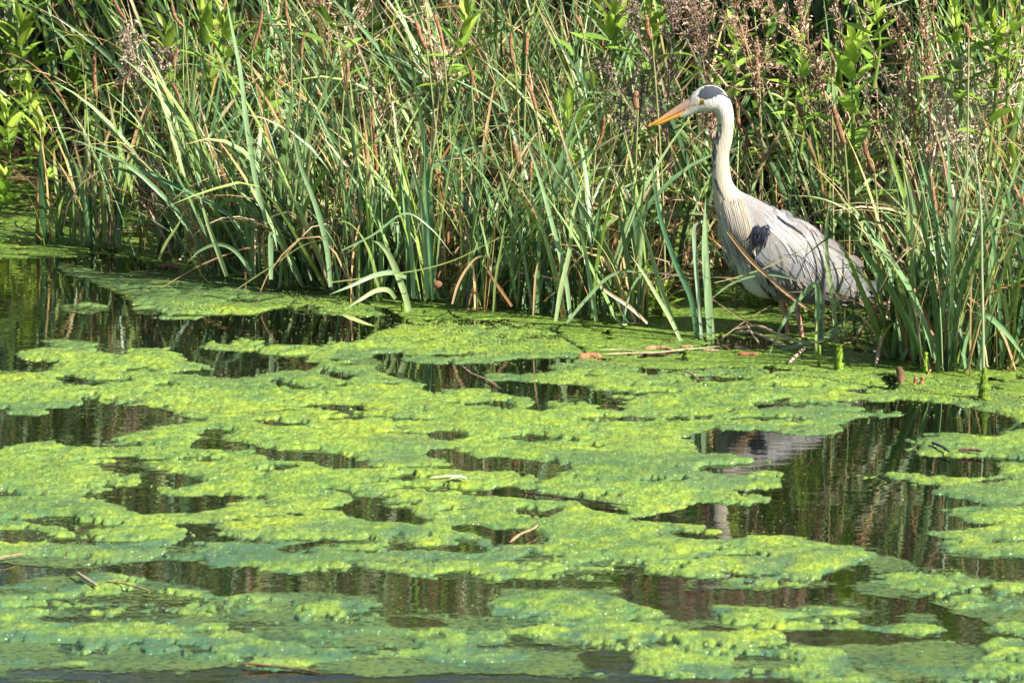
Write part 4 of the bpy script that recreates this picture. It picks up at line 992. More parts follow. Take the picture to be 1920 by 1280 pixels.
# sedge clumps one can tell apart along the water's edge: (px, py of the foot, blades, length m, lean px direction, label)
CL = [
 (118, 458, 9, 0.42, None, "thin sedge clump standing in the duckweed at far left"),
 (182, 462, 16, 0.50, None, "narrow blue green sedge clump second from the left edge"),
 (215, 468, 9, 0.44, None, "small sedge tuft in duckweed beside the dead stubs"),
 (318, 478, 24, 0.56, None, "tall sedge clump at the left corner of the main reed bed"),
 (365, 490, 26, 0.58, None, "dense sedge clump behind the arching blade at left"),
 (415, 515, 18, 0.50, None, "sedge clump with a long arching blade touching the water at left"),
 (470, 520, 26, 0.62, 2.9, "sedge clump leaning left above the bright algae mat"),
 (535, 535, 22, 0.60, None, "sedge clump with upright pale blades left of the broad bent blades"),
 (610, 545, 24, 0.62, 2.7, "sedge clump just left of the broad bent blades at centre"),
 (690, 560, 22, 0.58, None, "sedge clump behind the broad bent blades at centre"),
 (800, 563, 20, 0.60, None, "upright sedge clump right of the broad bent blades"),
 (880, 575, 22, 0.56, 0.4, "sedge clump with tan folded blades over the duckweed"),
 (960, 582, 24, 0.60, None, "thick mid green sedge clump at the centre of the shore"),
 (1045, 592, 22, 0.62, 1.2, "sedge clump with crossed pale blades left of centre right"),
 (1115, 598, 18, 0.60, None, "sedge clump above the floating brown seed spike"),
 (1200, 608, 14, 0.56, 2.8, "open sedge clump left of the heron, blades leaning left"),
 (1585, 645, 5, 0.26, 0.3, "short sedge clump behind the heron's legs"),
 (1662, 672, 8, 0.32, 1.6, "sedge clump covering the heron's tail"),
 (1700, 676, 18, 0.42, None, "thick sedge clump just right of the heron's tail"),
 (1738, 674, 26, 0.54, None, "tall sedge clump in the right foreground"),
 (1780, 692, 32, 0.62, None, "sedge clump with brown bases in the right foreground"),
 (1855, 690, 24, 0.60, 0.5, "sedge clump beside the algae covered stem at right"),
 (1915, 690, 22, 0.60, None, "sedge clump at the right edge of the photo"),
]
for px, py, n, L_, ld, lb in CL:
    g = G(px, py); r = np.random.default_rng(int(px * 7 + py))
    root = empty("sedge_clump", (g[0], g[1], 0), lb, "sedge", "sedge clumps along the water's edge")
    sp = 0.022 if n < 20 else 0.036
    ga = [sedge(r, g[0], g[1], n, L_, sp, 'green', lean_dir=ld, lean_amt=0.28, Wm=1.3), sedge(r, g[0], g[1], int(n * .6), L_, sp * 1.3, 'thin', lean_dir=ld, lean_amt=0.28)]
    v, f_, c = join(ga); build("green_leaves", v, f_, M_SEDGE, c, root)
    v, f_, c = sedge(r, g[0], g[1] , max(4, int(n * 0.55)), L_ * 0.9, sp * 1.2, 'dead', lean_dir=ld, lean_amt=0.3); build("dead_leaves", v, f_, M_DRY, c, root)
# the uncountable bed behind them
green, dead = [], []
r = np.random.default_rng(77)
for k in range(600):
    x = r.uniform(-3.1, 2.2)
    d = r.random() ** 1.25 * 2.5
    y = shore(x) + 0.04 + d
    dens = 1.0
    pxx, pyy = proj(np.array([x, y, 0.3]))
    if pxx < 300 and (d < 0.75 or r.random() < 0.85): continue       # the left end is more open and leafy
    if blocked(x, y): continue
    nn = int(r.integers(9, 22))
    hg = r.uniform(0.8, 1.12) * (1 + 0.10 * min(d, 1))
    ld = r.choice([None, 2.6, 0.4, 3.0, 1.5])
    green.append(sedge(r, x, y, nn, 0.60, 0.045, 'green', hg, ld, 0.22, Wm=1.15))
    green.append(sedge(r, x, y, int(nn * 0.45), 0.60, 0.06, 'thin', hg, ld, 0.25))
    dead.append(sedge(r, x, y, int(nn * (0.75 if pxx < 1200 else 0.95)), 0.56, 0.06, 'dead', hg, ld, 0.3))
# long thin arching blades hanging over the front of the bed
for k in range(150):
    x = r.uniform(-2.1, 0.9); y = shore(x) + r.uniform(0.0, 0.25)
    if proj(np.array([x, y, 0.3]))[0] < 300 or blocked(x, y): continue
    n = int(r.integers(2, 5)); nb3 = np.stack([x + r.normal(0, .04, n), y + r.normal(0, .02, n), np.full(n, -.03)], -1)
    az = np.where(r.random(n) < .55, math.pi, 0) + r.normal(-.25, .45, n)
    lime = r.random(n) < .6
    cc = np.where(lime[:, None], pick(r, np.concatenate([LIME, GREEN]), n), pick(r, TAN, n))
    (green if lime.all() or r.random() < .5 else dead).append(blades(r, nb3, r.uniform(.5, .85, n), r.uniform(.003, .008, n), az, r.uniform(.15, .6, n), r.uniform(1.0, 2.3, n), r.normal(0, .6, n), r.normal(0, .8, n), cc, pick(r, TAN, n), r.uniform(0, .5, n), r.normal(0, .3, n), S=14))
v, f_, c = join(green)
tag(build("sedge_bed", v, f_, M_SEDGE, c), "dense tangle of blue green sedge blades filling the bank", "sedge", kind="stuff")
v, f_, c = join(dead)
tag(build("dead_sedge", v, f_, M_DRY, c), "tan and brown dead blades tangled through the sedge", "dead sedge", kind="stuff")
# taller growth further up the bank (seen mostly as its reflection)
tall = []; talld = []
for k in range(420):
    x = r.uniform(-3.6, 2.8); y = shore(x) + 1.5 + r.random() * 2.6; nn = int(r.integers(12, 22))
    hg = r.uniform(1.6, 2.4)
    tall.append(sedge(r, x, y, nn, 0.72, 0.08, 'green', hg, None, 0, Wm=1.5, droopm=.6)); talld.append(sedge(r, x, y, int(nn * .45), 0.70, 0.08, 'dead', hg, None, 0, droopm=.5))
v, f_, c = join(tall)
tag(build("tall_reeds", v, f_, M_SEDGE, c), "tall green reeds further up the bank, seen mirrored in the water", "reeds", kind="stuff")
v, f_, c = join(talld)
tag(build("tall_dead_reeds", v, f_, M_DRY, c), "tall dry brown reeds further up the bank", "dead reeds", kind="stuff")
# bushes beyond the bank, out of view, put in to block sky in the reflections
hb = []
for k in range(900):
    x = r.uniform(-9, 8); y = 5.6 + r.random() * 1.2 + 0.2 * math.sin(x * 2); top_h = 2.5 + 0.5 * math.sin(x * 1.3 + 1) + 0.3 * math.sin(x * 3.7)
    nn = 46; cx_, cz_ = x, r.uniform(0.2, top_h)
    bases = np.stack([cx_ + r.normal(0, .13, nn), y + r.normal(0, .13, nn), cz_ + r.normal(0, .13, nn)], -1)
    L = r.uniform(.07, .13, nn); c = np.array([0.085, 0.16, 0.035]) * r.uniform(.5, 1.5, (nn, 1))
    hb.append(blades(r, bases, L, L * .42, r.uniform(0, 6.28, nn), r.uniform(.6, 2.2, nn), r.uniform(.1, .8, nn), r.normal(0, .5, nn), r.normal(0, .4, nn), c, c, np.zeros(nn), S=4, fold=False))
v, f_, c = join(hb)
tag(build("added_bushes", v, f_, M_LEAF, c), "dark green bushes along the top of the bank, seen only mirrored in the pond", "added_bushes", kind="stuff")
# litter on the mud between the stems
n = 5200; x = r.uniform(-3.1, 2.2, n); d = r.random(n) * 2.6; y = shore(x) + 0.02 + d
base = np.stack([x, y, np.maximum(zg(x, y), 0) + r.uniform(0.0, 0.10, n)], -1)
v, f_, c = blades(r, base, r.uniform(0.12, 0.4, n), r.uniform(0.003, 0.009, n), r.uniform(0, 6.28, n), r.uniform(1.0, 1.7, n), r.uniform(-0.3, 0.9, n), r.normal(0, 1, n), r.normal(0, 1, n),
                  pick(r, TAN * 0.4, n, 0.4), pick(r, TAN * 0.35, n), r.random(n) * 0.5, S=6, fold=False)
tag(build("leaf_litter", v, f_, M_DRY, c), "flattened brown leaf litter on the mud under the reeds", "leaf litter", kind="stuff")

# ------------------------------------------------------------------ single blades one can follow in the photo
SG = np.array([0.24, 0.37, 0.19]); PG = np.array([0.35, 0.45, 0.21]); DG = np.array([0.07, 0.16, 0.085]); TN = np.array([0.48, 0.34, 0.20]); BR = np.array([0.30, 0.16, 0.07]); YG = np.array([0.30, 0.36, 0.12])
bgs = {
 "reeds in front of the heron": ("broad green reed blades crossing in front of the heron's body and tail", "reed", "reed_tuft", [
   ([(1533, 692), (1532, 610), (1533, 545), (1528, 533), (1512, 545), (1488, 575), (1466, 610), (1450, 645), (1440, 672)], -.24, 10, SG, None),
   ([(1541, 690), (1539, 610), (1540, 560), (1536, 534)], -.24, 7, DG * 1.4, None),
   ([(1576, 692), (1566, 605), (1555, 520), (1549, 455), (1553, 400), (1569, 357)], -.20, 9, PG, None),
   ([(1528, 690), (1530, 640), (1532, 600)], -.31, 7, YG, None),
   ([(1418, 676), (1460, 657), (1520, 640), (1580, 622), (1640, 598)], -.20, 8, SG, None),
   ([(1336, 558), (1375, 530), (1430, 515), (1480, 522), (1535, 540)], -.16, 3.2, SG, None),
   ([(1340, 530), (1380, 520), (1440, 500), (1500, 470), (1545, 455)], -.15, 2.2, YG, None),
   ([(1660, 690), (1654, 600), (1645, 520), (1632, 450), (1612, 380)], -.22, 7, SG, None),
   ([(1690, 694), (1684, 600), (1660, 500), (1630, 440), (1600, 400), (1540, 372), (1478, 366)], -.20, 5, PG, TN),
   ([(1640, 600), (1600, 545), (1560, 490), (1500, 440), (1470, 420)], -.25, 2.5, TN, None),
   ([(1700, 690), (1730, 640), (1755, 596), (1775, 574), (1790, 578)], -.38, 9, PG, None),
   ([(1745, 694), (1740, 560), (1725, 440), (1700, 330), (1690, 260)], -.18, 8, SG, None),
   ([(1640, 688), (1655, 630), (1680, 600)], -.34, 7, TN, None),
   ([(1790, 698), (1795, 640), (1800, 540), (1790, 420), (1770, 300), (1740, 200)], -.18, 8, TN * 0.9, None),
   ([(1760, 690), (1768, 560), (1785, 430), (1812, 330), (1850, 240)], -.25, 9, SG, None),
   ([(1820, 690), (1770, 560), (1700, 470), (1640, 420), (1560, 380)], -.24, 6, PG, TN),
   ([(1876, 690), (1850, 560), (1800, 470), (1740, 420), (1640, 372)], -.32, 8, SG, None),
   ([(1717, 690), (1716, 600), (1712, 480), (1705, 380), (1690, 300)], -.37, 9, SG, TN)]),
 "dry stalk": ("long dry tan stalk slanting down across the heron's breast and legs", "dry stalk", "dry_stalk", [
   ([(1362, 430), (1400, 478), (1440, 518), (1480, 552), (1525, 584), (1570, 612)], -.17, 6.5, TN, None),
   ([(1364, 434), (1402, 484), (1444, 524), (1486, 560), (1545, 598), (1640, 655)], -.165, 6, BR * 1.3, None)]),
 "left of heron": ("upright dark green reed blades just left of the heron's breast", "reed", "reed_tuft", [
   ([(1331, 634), (1327, 560), (1321, 480), (1321, 420), (1323, 372)], -.05, 13, SG, None),
   ([(1338, 634), (1332, 560), (1326, 470), (1325, 400)], -.045, 7, PG, None),
   ([(1307, 636), (1296, 560), (1270, 500), (1248, 440), (1232, 380), (1222, 300)], -.05, 11, DG * 1.5, None),
   ([(1316, 636), (1308, 540), (1302, 460), (1301, 432), (1306, 420), (1320, 416)], -.045, 8, np.array([.32, .44, .30]), None),
   ([(1278, 642), (1258, 600), (1235, 560), (1205, 510), (1182, 478)], -.08, 8, PG, None),
   ([(1268, 618), (1240, 540), (1216, 460), (1190, 380), (1176, 300)], -.04, 9, SG, None),
   ([(1214, 606), (1180, 575), (1140, 548), (1120, 530)], 0.0, 7, TN * 0.8, BR),
   ([(1345, 640), (1400, 600), (1450, 570)], -.07, 2.5, TN, None),
   ([(1335, 560), (1380, 590), (1430, 620)], -.08, 4, TN * 0.8, None)]),
 "centre bent": ("broad pale reed blades bent down to the water at the centre", "reed", "reed_tuft", [
   ([(768, 584), (757, 545), (742, 505), (728, 475), (712, 457), (700, 452)], .10, 13, PG, None),
   ([(762, 520), (735, 511), (700, 517), (660, 535), (618, 552)], [.1, .05, 0, -.03, -.05], 9, SG, None),
   ([(742, 560), (728, 544), (705, 545), (675, 562), (645, 581)], [.1, .06, .02, -.02, -.03], 9, PG, None),
   ([(643, 589), (660, 596), (685, 606), (705, 612)], -.12, 8, YG, None),
   ([(775, 560), (772, 480), (765, 400), (776, 300)], .12, 10, SG, None),
   ([(800, 560), (798, 480), (790, 380), (760, 280)], .14, 11, SG, None),
   ([(812, 562), (808, 470), (800, 370), (795, 230)], .13, 8, DG * 1.6, None),
   ([(615, 530), (690, 520), (790, 505), (860, 484), (935, 447), (980, 445)], .05, 3, YG, TN),
   ([(640, 470), (700, 440), (760, 400), (810, 430), (850, 480)], .08, 4, SG, None)]),
 "tan folds": ("folded tan reed blades dipping into the duckweed at the centre", "reed", "reed_tuft", [
   ([(848, 570), (858, 535), (876, 502), (896, 482), (916, 484), (960, 510)], .06, 5, TN, BR),
   ([(960, 574), (930, 530), (905, 492)], .07, 6, BR, TN),
   ([(925, 584), (930, 520), (942, 450), (948, 400)], .05, 5, YG, None),
   ([(1042, 602), (1052, 540), (1068, 470), (1075, 400), (1100, 320)], .03, 9, PG, None),
   ([(1070, 600), (1060, 520), (1030, 400), (1010, 330), (985, 260)], .04, 9, SG, None),
   ([(1118, 602), (1105, 520), (1088, 440), (1040, 350)], .03, 10, SG, None),
   ([(1168, 606), (1185, 540), (1215, 510), (1260, 520)], .02, 4, SG, None),
   ([(1000, 590), (1004, 520), (1010, 490)], .04, 4, TN, None),
   ([(1062, 606), (1100, 560), (1140, 520), (1180, 508), (1225, 520)], .0, 7, SG, None)]),
 "left arch": ("blue green reed blade arching over and dipping into the water at left", "reed", "reed_tuft", [
   ([(470, 508), (440, 470), (408, 458), (375, 470), (352, 492)], .42, 8, SG, None),
   ([(425, 518), (408, 470), (390, 420), (372, 360)], .42, 10, PG, None),
   ([(298, 486), (312, 455), (335, 420), (345, 395)], .55, 6, YG, None),
   ([(508, 524), (508, 470), (508, 442), (514, 441), (520, 470)], .38, 10, SG, None),
   ([(620, 538), (612, 460), (590, 380), (560, 300), (550, 240)], .32, 10, SG, None),
   ([(440, 545), (500, 505), (580, 455), (660, 450)], .30, 3.2, YG, TN),
   ([(500, 420), (478, 330), (462, 230), (450, 130), (432, 40), (424, -10)], .5, 10, SG, None),
   ([(345, 330), (320, 240), (290, 150), (268, 105)], .65, 9, PG, None)]),
}
for key, (lb, cat, nm, lst) in bgs.items():
    r = np.random.default_rng(len(lb) * 3 + 1)
    out = [ribbon(p_, Y_, w_, c_, r, tc_) for p_, Y_, w_, c_, tc_ in lst]
    b0 = out[0][0][0]
    root = empty(nm, (b0[0], b0[1], 0), lb, cat)
    for v, f_, c in out: build("blade" if nm == "reed_tuft" else "stalk", v, f_, M_SEDGE if nm == "reed_tuft" else M_DRY, c, root)

# ------------------------------------------------------------------ leafy plants
def leafy(px, py, Y, hgt_px, lb, sc=1.0, bright=1.0, nlv=None):
    r = np.random.default_rng(int(px * 3 + py * 5) + 9)
    Y = leafY(px, py, Y); top_ = P(px, py, Y); g = max(float(zg(top_[0], Y)), 0.0)
    bot = np.array([top_[0] + r.normal(0, .02), Y + r.normal(0, .02), max(g - 0.01, top_[2] - hgt_px / 780)])
    if hgt_px > 900: bot[2] = g - 0.01
    root = empty("leafy_plant", bot, lb, "plant", "green leafy plants among the sedge")
    st = smooth_path(np.array([bot, (bot + top_) / 2 + r.normal(0, .01, 3), top_]), 12)
    v, f_ = tube(st, np.linspace(.004, .002, 12) * sc, 7)
    build("stem", v, f_, M_LEAF, np.tile([0.20, 0.30, 0.06], (len(v), 1)), root)
    H = top_[2] - bot[2]; nn = nlv or max(6, int(H / (0.026 * sc)))
    bases, L, W, az, lean, droop, colr = [], [], [], [], [], [], []
    for k in range(nn):
        t = 1 - (k / nn) ** 1.15 * 0.92
        pos = bot + (top_ - bot) * t
        for q in range(3 if k < 4 else 2):
            bases.append(pos); az.append(k * 1.57 + q * (3.1416 if k >= 4 else 2.1) + r.normal(0, .3))
            L.append(sc * (0.045 + 0.035 * min(1, k / 4)) * r.uniform(.8, 1.25)); W.append(L[-1] * r.uniform(.20, .27))
            lean.append(r.normal(0.35 + 0.75 * min(1, k / 5), .15)); droop.append(r.uniform(0.2, 1.0))
            colr.append(np.array([0.24, 0.40, 0.05]) * bright * r.uniform(.75, 1.2) * (np.array([1.35, 1.15, 1.2]) if k < 3 else 1))  # bright scales the leaf colour; shaded plants have their shade painted in
    n = len(bases)
    S = 8; s = np.linspace(0, 1, S)
    v, f_, c = blades(r, np.array(bases), np.array(L), np.array(W), np.array(az), np.array(lean), np.array(droop), r.normal(0, .2, n), r.normal(0, .4, n), np.array(colr), np.array(colr), np.zeros(n), S=S)
    # lanceolate outline
    vv = v.reshape(n, S, 3, 3); mid = vv[:, :, 1:2].copy(); prof = (np.sin(np.pi * np.clip(s * 0.94 + 0.05, 0, 1) ** 0.8) * 1.15 / np.clip((0.62 + 0.38 * np.minimum(1, s * 4)) * np.clip(1 - s ** 3.2, .04, 1), .04, 2))[None, :, None, None]
    vv = mid + (vv - mid) * np.minimum(prof, 3)
    build("leaves", vv.reshape(-1, 3), f_, M_LEAF, c, root)
for px, py, Y, hh, sc, br_, lb in LEAFY:
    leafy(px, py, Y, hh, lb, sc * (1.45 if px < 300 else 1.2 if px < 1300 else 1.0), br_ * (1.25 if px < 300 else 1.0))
# hidden from the photo's direct view, but part of the same bank: leafy mass behind
r = np.random.default_rng(500)
acc = []
for k in range(300):
    x = r.uniform(-3.2, 2.4); y = shore(x) + r.uniform(0.5, 2.9)
    H = r.uniform(0.35, 0.85); z0 = float(zg(x, y))
    nn = 14
    t = r.uniform(0.15, 1, nn * 2)
    bases = np.stack([x + r.normal(0, .03, nn * 2), y + r.normal(0, .03, nn * 2), z0 + H * t], -1)
    L = r.uniform(.05, .10, nn * 2); c = np.array([0.14, 0.27, 0.035]) * r.uniform(.55, 1.35, (nn * 2, 1))
    acc.append(blades(r, bases, L, L * .24, r.uniform(0, 6.28, nn * 2), r.normal(1.0, .3, nn * 2), r.uniform(.1, 1, nn * 2), r.normal(0, .3, nn * 2), r.normal(0, .4, nn * 2), c, c, np.zeros(nn * 2), S=5))
v, f_, c = join(acc)
tag(build("leafy_undergrowth", v, f_, M_LEAF, c), "dark green leafy undergrowth deep between the sedge stems", "undergrowth", kind="stuff")

# ------------------------------------------------------------------ brown flower spikes
for px, py, qx, qy, w, lb in SPK:
    r = np.random.default_rng(int(px + 31 * py) + 3)
    gx_ = G(qx, 560)[0]; Y = float(shore(gx_)) + (0.0 + 0.16 * max(0, (350 - py) / 350))
    if 1370 < px < 1480: Y = max(Y, 0.16)
    a = P(px, py, Y); b = P(qx, qy, Y)
    d = a - b; dn = d / np.linalg.norm(d)
    foot = np.array([b[0] - dn[0] * 0.12 + r.normal(0, .02), Y + 0.02, -0.03])
    root = empty("flower_spike", (foot[0], foot[1], 0), lb, "sedge spike", "brown sedge flower spikes")
    st = smooth_path(np.array([foot, foot * .45 + b * .55 - dn * 0.02 + r.normal(0, .006, 3), b, (a + b) / 2]), 18)
    v, f_ = tube(st, np.linspace(.0026, .0015, 18), 6)
    build("stem", v, f_, M_DRY, np.tile(TAN[1] * 0.4 + np.array([0.15, 0.22, 0.06]), (len(v), 1)), root)
    n = 26; s = np.linspace(0, 1, n)
    bow = np.cross(dn, [0, 1, 0]) * np.sin(s * math.pi)[:, None] * r.normal(0, 0.004)
    pa = b + (a - b) * s[:, None] + bow
    lumpy = 0.82 + 0.22 * fbm(s * 9, s * 0 + px, 3, 3)
    rad = w * 0.82 / 780 / 2 * np.clip(np.minimum(1, s * 7 + .35), 0, 1) * np.clip((1 - s) * 6 + 0.25, 0, 1) * lumpy
    v, f_ = tube(pa, rad, 12)
    # bristly scales
    v2 = v[:-2]; k_ = 12
    cen = np.repeat(pa, k_, 0); jit = 1 + 0.35 * (r.random(len(v2)) - .35)
    v[:-2] = cen + (v2 - cen) * jit[:, None]
    c = np.tile(np.array([0.27, 0.145, 0.08]), (len(v), 1)) * r.uniform(.5, 1.6, (len(v), 1)) * r.uniform(.8, 1.2)
    if "yellow" in lb: c = c * np.array([0.95, 1.35, 1.2])
    build("spike", v, f_, M_SEED, c, root)
# stub standing in the duckweed at far left
root = empty("reed_stub", G(70, 452), "broken brown reed stub standing alone in the duckweed at left", "reed stub")
a = G(70, 452); t_ = P(69, 338, a[1])
v, f_ = tube(smooth_path(np.array([a + [0, 0, -.03], (a + t_) / 2 + [.001, 0, 0], t_]), 16), np.interp(np.linspace(0, 1, 16), [0, .3, .34, 1], [.006, .005, .0042, .0035]), 9)
build("stem", v, f_, M_SEED, np.tile([0.34, 0.19, 0.09], (len(v), 1)) * rng.uniform(.7, 1.3, (len(v), 1)), root)
v, f_ = tube(smooth_path(np.array([a + [0, 0, -.02], a + [0, 0, .02], a + [.002, 0, .035]]), 10), np.linspace(.010, .004, 10), 9)
build("moss_foot", v, f_, M_MOSS, np.tile([0.16, 0.28, 0.03], (len(v), 1)) * rng.uniform(.6, 1.4, (len(v), 1)), root)

# ------------------------------------------------------------------ dead branching plants with seed heads
def deadplant(px0, Y, pts, lb, dens=1.0, colr=(0.30, 0.19, 0.13), heads=True, seed=1, rad=.0028):
    """pts: main stems, each a list of px points from the foot up"""
    r = np.random.default_rng(seed)
    foot = None; sets = []
    for path in pts:
        stems = Bag(); hd = Bag(); tw = Bag(); sets.append((stems, tw, hd))
        q = np.array([P(a, b, Y + 0.03 * r.normal()) for a, b in path])
        if foot is None: foot = q[0].copy()
        sp_ = smooth_path(q, 30)
        v, f_ = tube(sp_, np.linspace(rad, rad * .4, 30), 6); stems.add(v, f_, np.array(colr) * r.uniform(.85, 1.25))
        T = np.gradient(sp_, axis=0); T /= np.linalg.norm(T, axis=1)[:, None]
        n = int(26 * dens)
        for k in range(n):
            i = int(r.uniform(6, 29)); b = sp_[i]
            d = T[i] * r.uniform(.4, 1.1) + r.normal(0, .75, 3) * np.array([1, .8, .7]); d /= np.linalg.norm(d)
            Lb = r.uniform(.02, .075) * (1.3 - i / 40)
            e_1 = b + d * Lb * .6 + r.normal(0, .004, 3); e_2 = e_1 + d * Lb * .5 + np.array([0, 0, .012]) + r.normal(0, .006, 3)
            v, f_ = tube(smooth_path(np.array([b, e_1, e_2]), 7), np.linspace(.0014, .0007, 7), 4); tw.add(v, f_, np.array(colr) * r.uniform(.7, 1.4))
            if heads:
                m = int(r.integers(5, 12))
                for _ in range(m):
                    u = r.uniform(.35, 1.08); c0 = b + (e_2 - b) * u + r.normal(0, .0055, 3)
                    dd = r.normal(0, 1, 3); dd /= np.linalg.norm(dd); l_ = r.uniform(.0035, .009)
                    pq = np.cross(dd, r.normal(0, 1, 3)); pq /= np.linalg.norm(pq); pq *= l_ * r.uniform(.25, .5)
                    v = np.array([c0 - dd * l_, c0 + pq, c0 + dd * l_, c0 - pq]); hd.add(v, [[0, 1, 2, 3]], (np.array(colr) * 0.6 + np.array([.20, .155, .115])) * r.uniform(.5, 1.7))
    root = empty("seed_plant", (foot[0], foot[1], max(foot[2], 0)), lb, "dead plant", "dead branching plants with dry seed heads")
    for stems, tw, hd in sets:
        so = stems.build("stem", M_STICK, root)
        tw.build("twigs", M_STICK, root).parent = so
        if heads: hd.build("seed_head", M_SEED, root, smooth=False).parent = so
deadplant(1330, .45, [[(1345, 330), (1335, 240), (1330, 130), (1325, 60), (1322, -10)], [(1345, 300), (1330, 180), (1305, 60), (1290, 0)]], "dense brown seed plant at the top behind the heron's head", 2.0, (.30, .18, .14), seed=2)
deadplant(1500, .35, [[(1600, 400), (1560, 250), (1535, 150), (1510, 60), (1500, -10)], [(1560, 250), (1530, 120), (1470, 40), (1420, 10)], [(1580, 330), (1500, 170), (1420, 90), (1365, 40)]], "sprawling brown seed plant above the heron's back", 1.4, (.34, .21, .15), seed=3)
deadplant(1700, .15, [[(1740, 480), (1738, 300), (1745, 180), (1738, 80), (1730, -15)], [(1745, 380), (1720, 250), (1700, 120), (1675, 20)]], "tall reddish brown seed plant on the right", 2.0, (.32, .17, .11), seed=4, rad=.0034)
deadplant(1790, .05, [[(1735, 440), (1745, 330), (1765, 220), (1805, 120), (1850, 75), (1900, 62)], [(1745, 330), (1790, 200), (1850, 120), (1890, 100)], [(1740, 380), (1800, 250), (1870, 190), (1920, 145)]], "pale straw coloured plant arching over to the right edge", 1.8, (.62, .50, .38), seed=5)
deadplant(1650, .25, [[(1735, 420), (1700, 280), (1660, 150), (1620, 50), (1600, -10)], [(1710, 330), (1650, 230), (1590, 120), (1560, 10)]], "bare branching stems between the two right hand seed plants", .9, (.40, .28, .21), seed=6)
deadplant(1235, .5, [[(1260, 330), (1245, 230), (1225, 130), (1190, 50), (1180, 0)], [(1250, 260), (1255, 120), (1262, 40), (1250, -10)]], "dark purplish seed plant left of the heron's head", 1.5, (.20, .13, .12), seed=7)
deadplant(1170, .55, [[(1190, 330), (1170, 240), (1150, 150), (1125, 115)], [(1185, 290), (1200, 200), (1210, 150)]], "drooping dark seed plant left of the bill", 1.1, (.17, .12, .12), seed=8)
deadplant(240, 1.45, [[(265, 200), (252, 160), (240, 110), (238, 62)], [(262, 170), (275, 150), (300, 130), (320, 108)]], "grey curled seed head at the upper left", 1.7, (.24, .18, .15), seed=9)
deadplant(1440, .3, [[(1430, 300), (1420, 180), (1400, 90), (1380, 20), (1375, -10)]], "single brown seed stalk right of the heron's head", 1.5, (.33, .20, .13), seed=10)
deadplant(1850, .2, [[(1800, 420), (1830, 300), (1850, 200), (1870, 100)], [(1815, 380), (1780, 260), (1760, 160)]], "thin dry plant in front of the right hand leafy plants", .9, (.36, .24, .17), seed=12)
deadplant(820, 1.2, [[(830, 230), (815, 120), (800, 40), (790, -10)], [(826, 200), (850, 110), (870, 20)]], "straw seed plant at the top centre", 1.2, (.42, .30, .18), seed=13)
deadplant(620, 1.5, [[(640, 200), (620, 100), (612, 20), (600, -10)], [(640, 170), (655, 80), (680, 0)]], "brown seed plant left of the top centre", 1.2, (.36, .24, .15), seed=14)
deadplant(300, 1.0, [[(290, 400), (285, 370), (300, 330), (285, 300)], [(270, 395), (285, 350)]], "small dark twiggy plant low at the left", 1.0, (.10, .08, .06), heads=False, seed=15)
# ------------------------------------------------------------------ things floating or lying on the water
def floaty(name, lb, cat, pts, w, colr, mat=M_STICK, z=0.008, k=9, part=None, squash=.7, jit=.15, group=None, prof=None):
    r = np.random.default_rng(int(pts[0][0] * 13 + pts[0][1]))
    q = np.array([G(p[0], p[1]) + np.array([0, 0, (p[2] if len(p) > 2 else z)]) for p in pts])
    n = 22
    s = smooth_path(q, n); rad = w / 780 / 2 * (np.interp(np.linspace(0, 1, n), *prof) if prof else np.interp(np.linspace(0, 1, n), [0, .12, .85, 1], [.12, 1, .9, .12]))
    v, f_ = tube(s, rad * (1 + jit * r.normal(0, 1, n)), k)
    c = np.tile(np.array(colr, float), (len(v), 1)) * r.uniform(.75, 1.25, (len(v), 1))
    return tag(build(name, v, f_, mat, c), lb, cat, group)
floaty("dropped_spike", "fat reddish brown seed spike floating in the duckweed at the centre", "seed spike", [(1084, 673), (1105, 671), (1130, 672)], 15, (.36, .17, .09), M_SEED, .004, 14, group="fallen seed spikes", jit=.1)
floaty("dropped_stalk", "pale green floating stalk joined to the reddish seed spike", "stalk", [(1125, 662), (1165, 662), (1220, 667), (1280, 662), (1350, 655)], 4, (.42, .44, .22), M_DRY, .008)
floaty("dropped_stalk", "thin pale stalk lying below the long floating green one", "stalk", [(1128, 671), (1180, 669), (1240, 667), (1290, 660)], 3.5, (.50, .42, .26), M_DRY, .009)
floaty("dropped_spike", "pale reddish seed spike floating left of the shadowed duckweed", "seed spike", [(1208, 657), (1235, 655), (1265, 659)], 9, (.38, .23, .14), M_SEED, .004, 12, group="fallen seed spikes")
floaty("dropped_spike", "small reddish seed spike floating behind the second one", "seed spike", [(1275, 653), (1300, 653)], 7, (.36, .21, .13), M_SEED, .004, 12, group="fallen seed spikes")
floaty("dropped_spike", "dark red seed spike floating below the heron's legs", "seed spike", [(1383, 667), (1402, 667), (1423, 668)], 9, (.28, .12, .07), M_SEED, .004, 12, group="fallen seed spikes")
floaty("dropped_spike", "pale fragment of seed spike right of the mossy knob", "seed spike", [(1315, 659), (1350, 660)], 6, (.38, .27, .17), M_SEED, .004, 10, group="fallen seed spikes")
tanc = (.52, .40, .28)
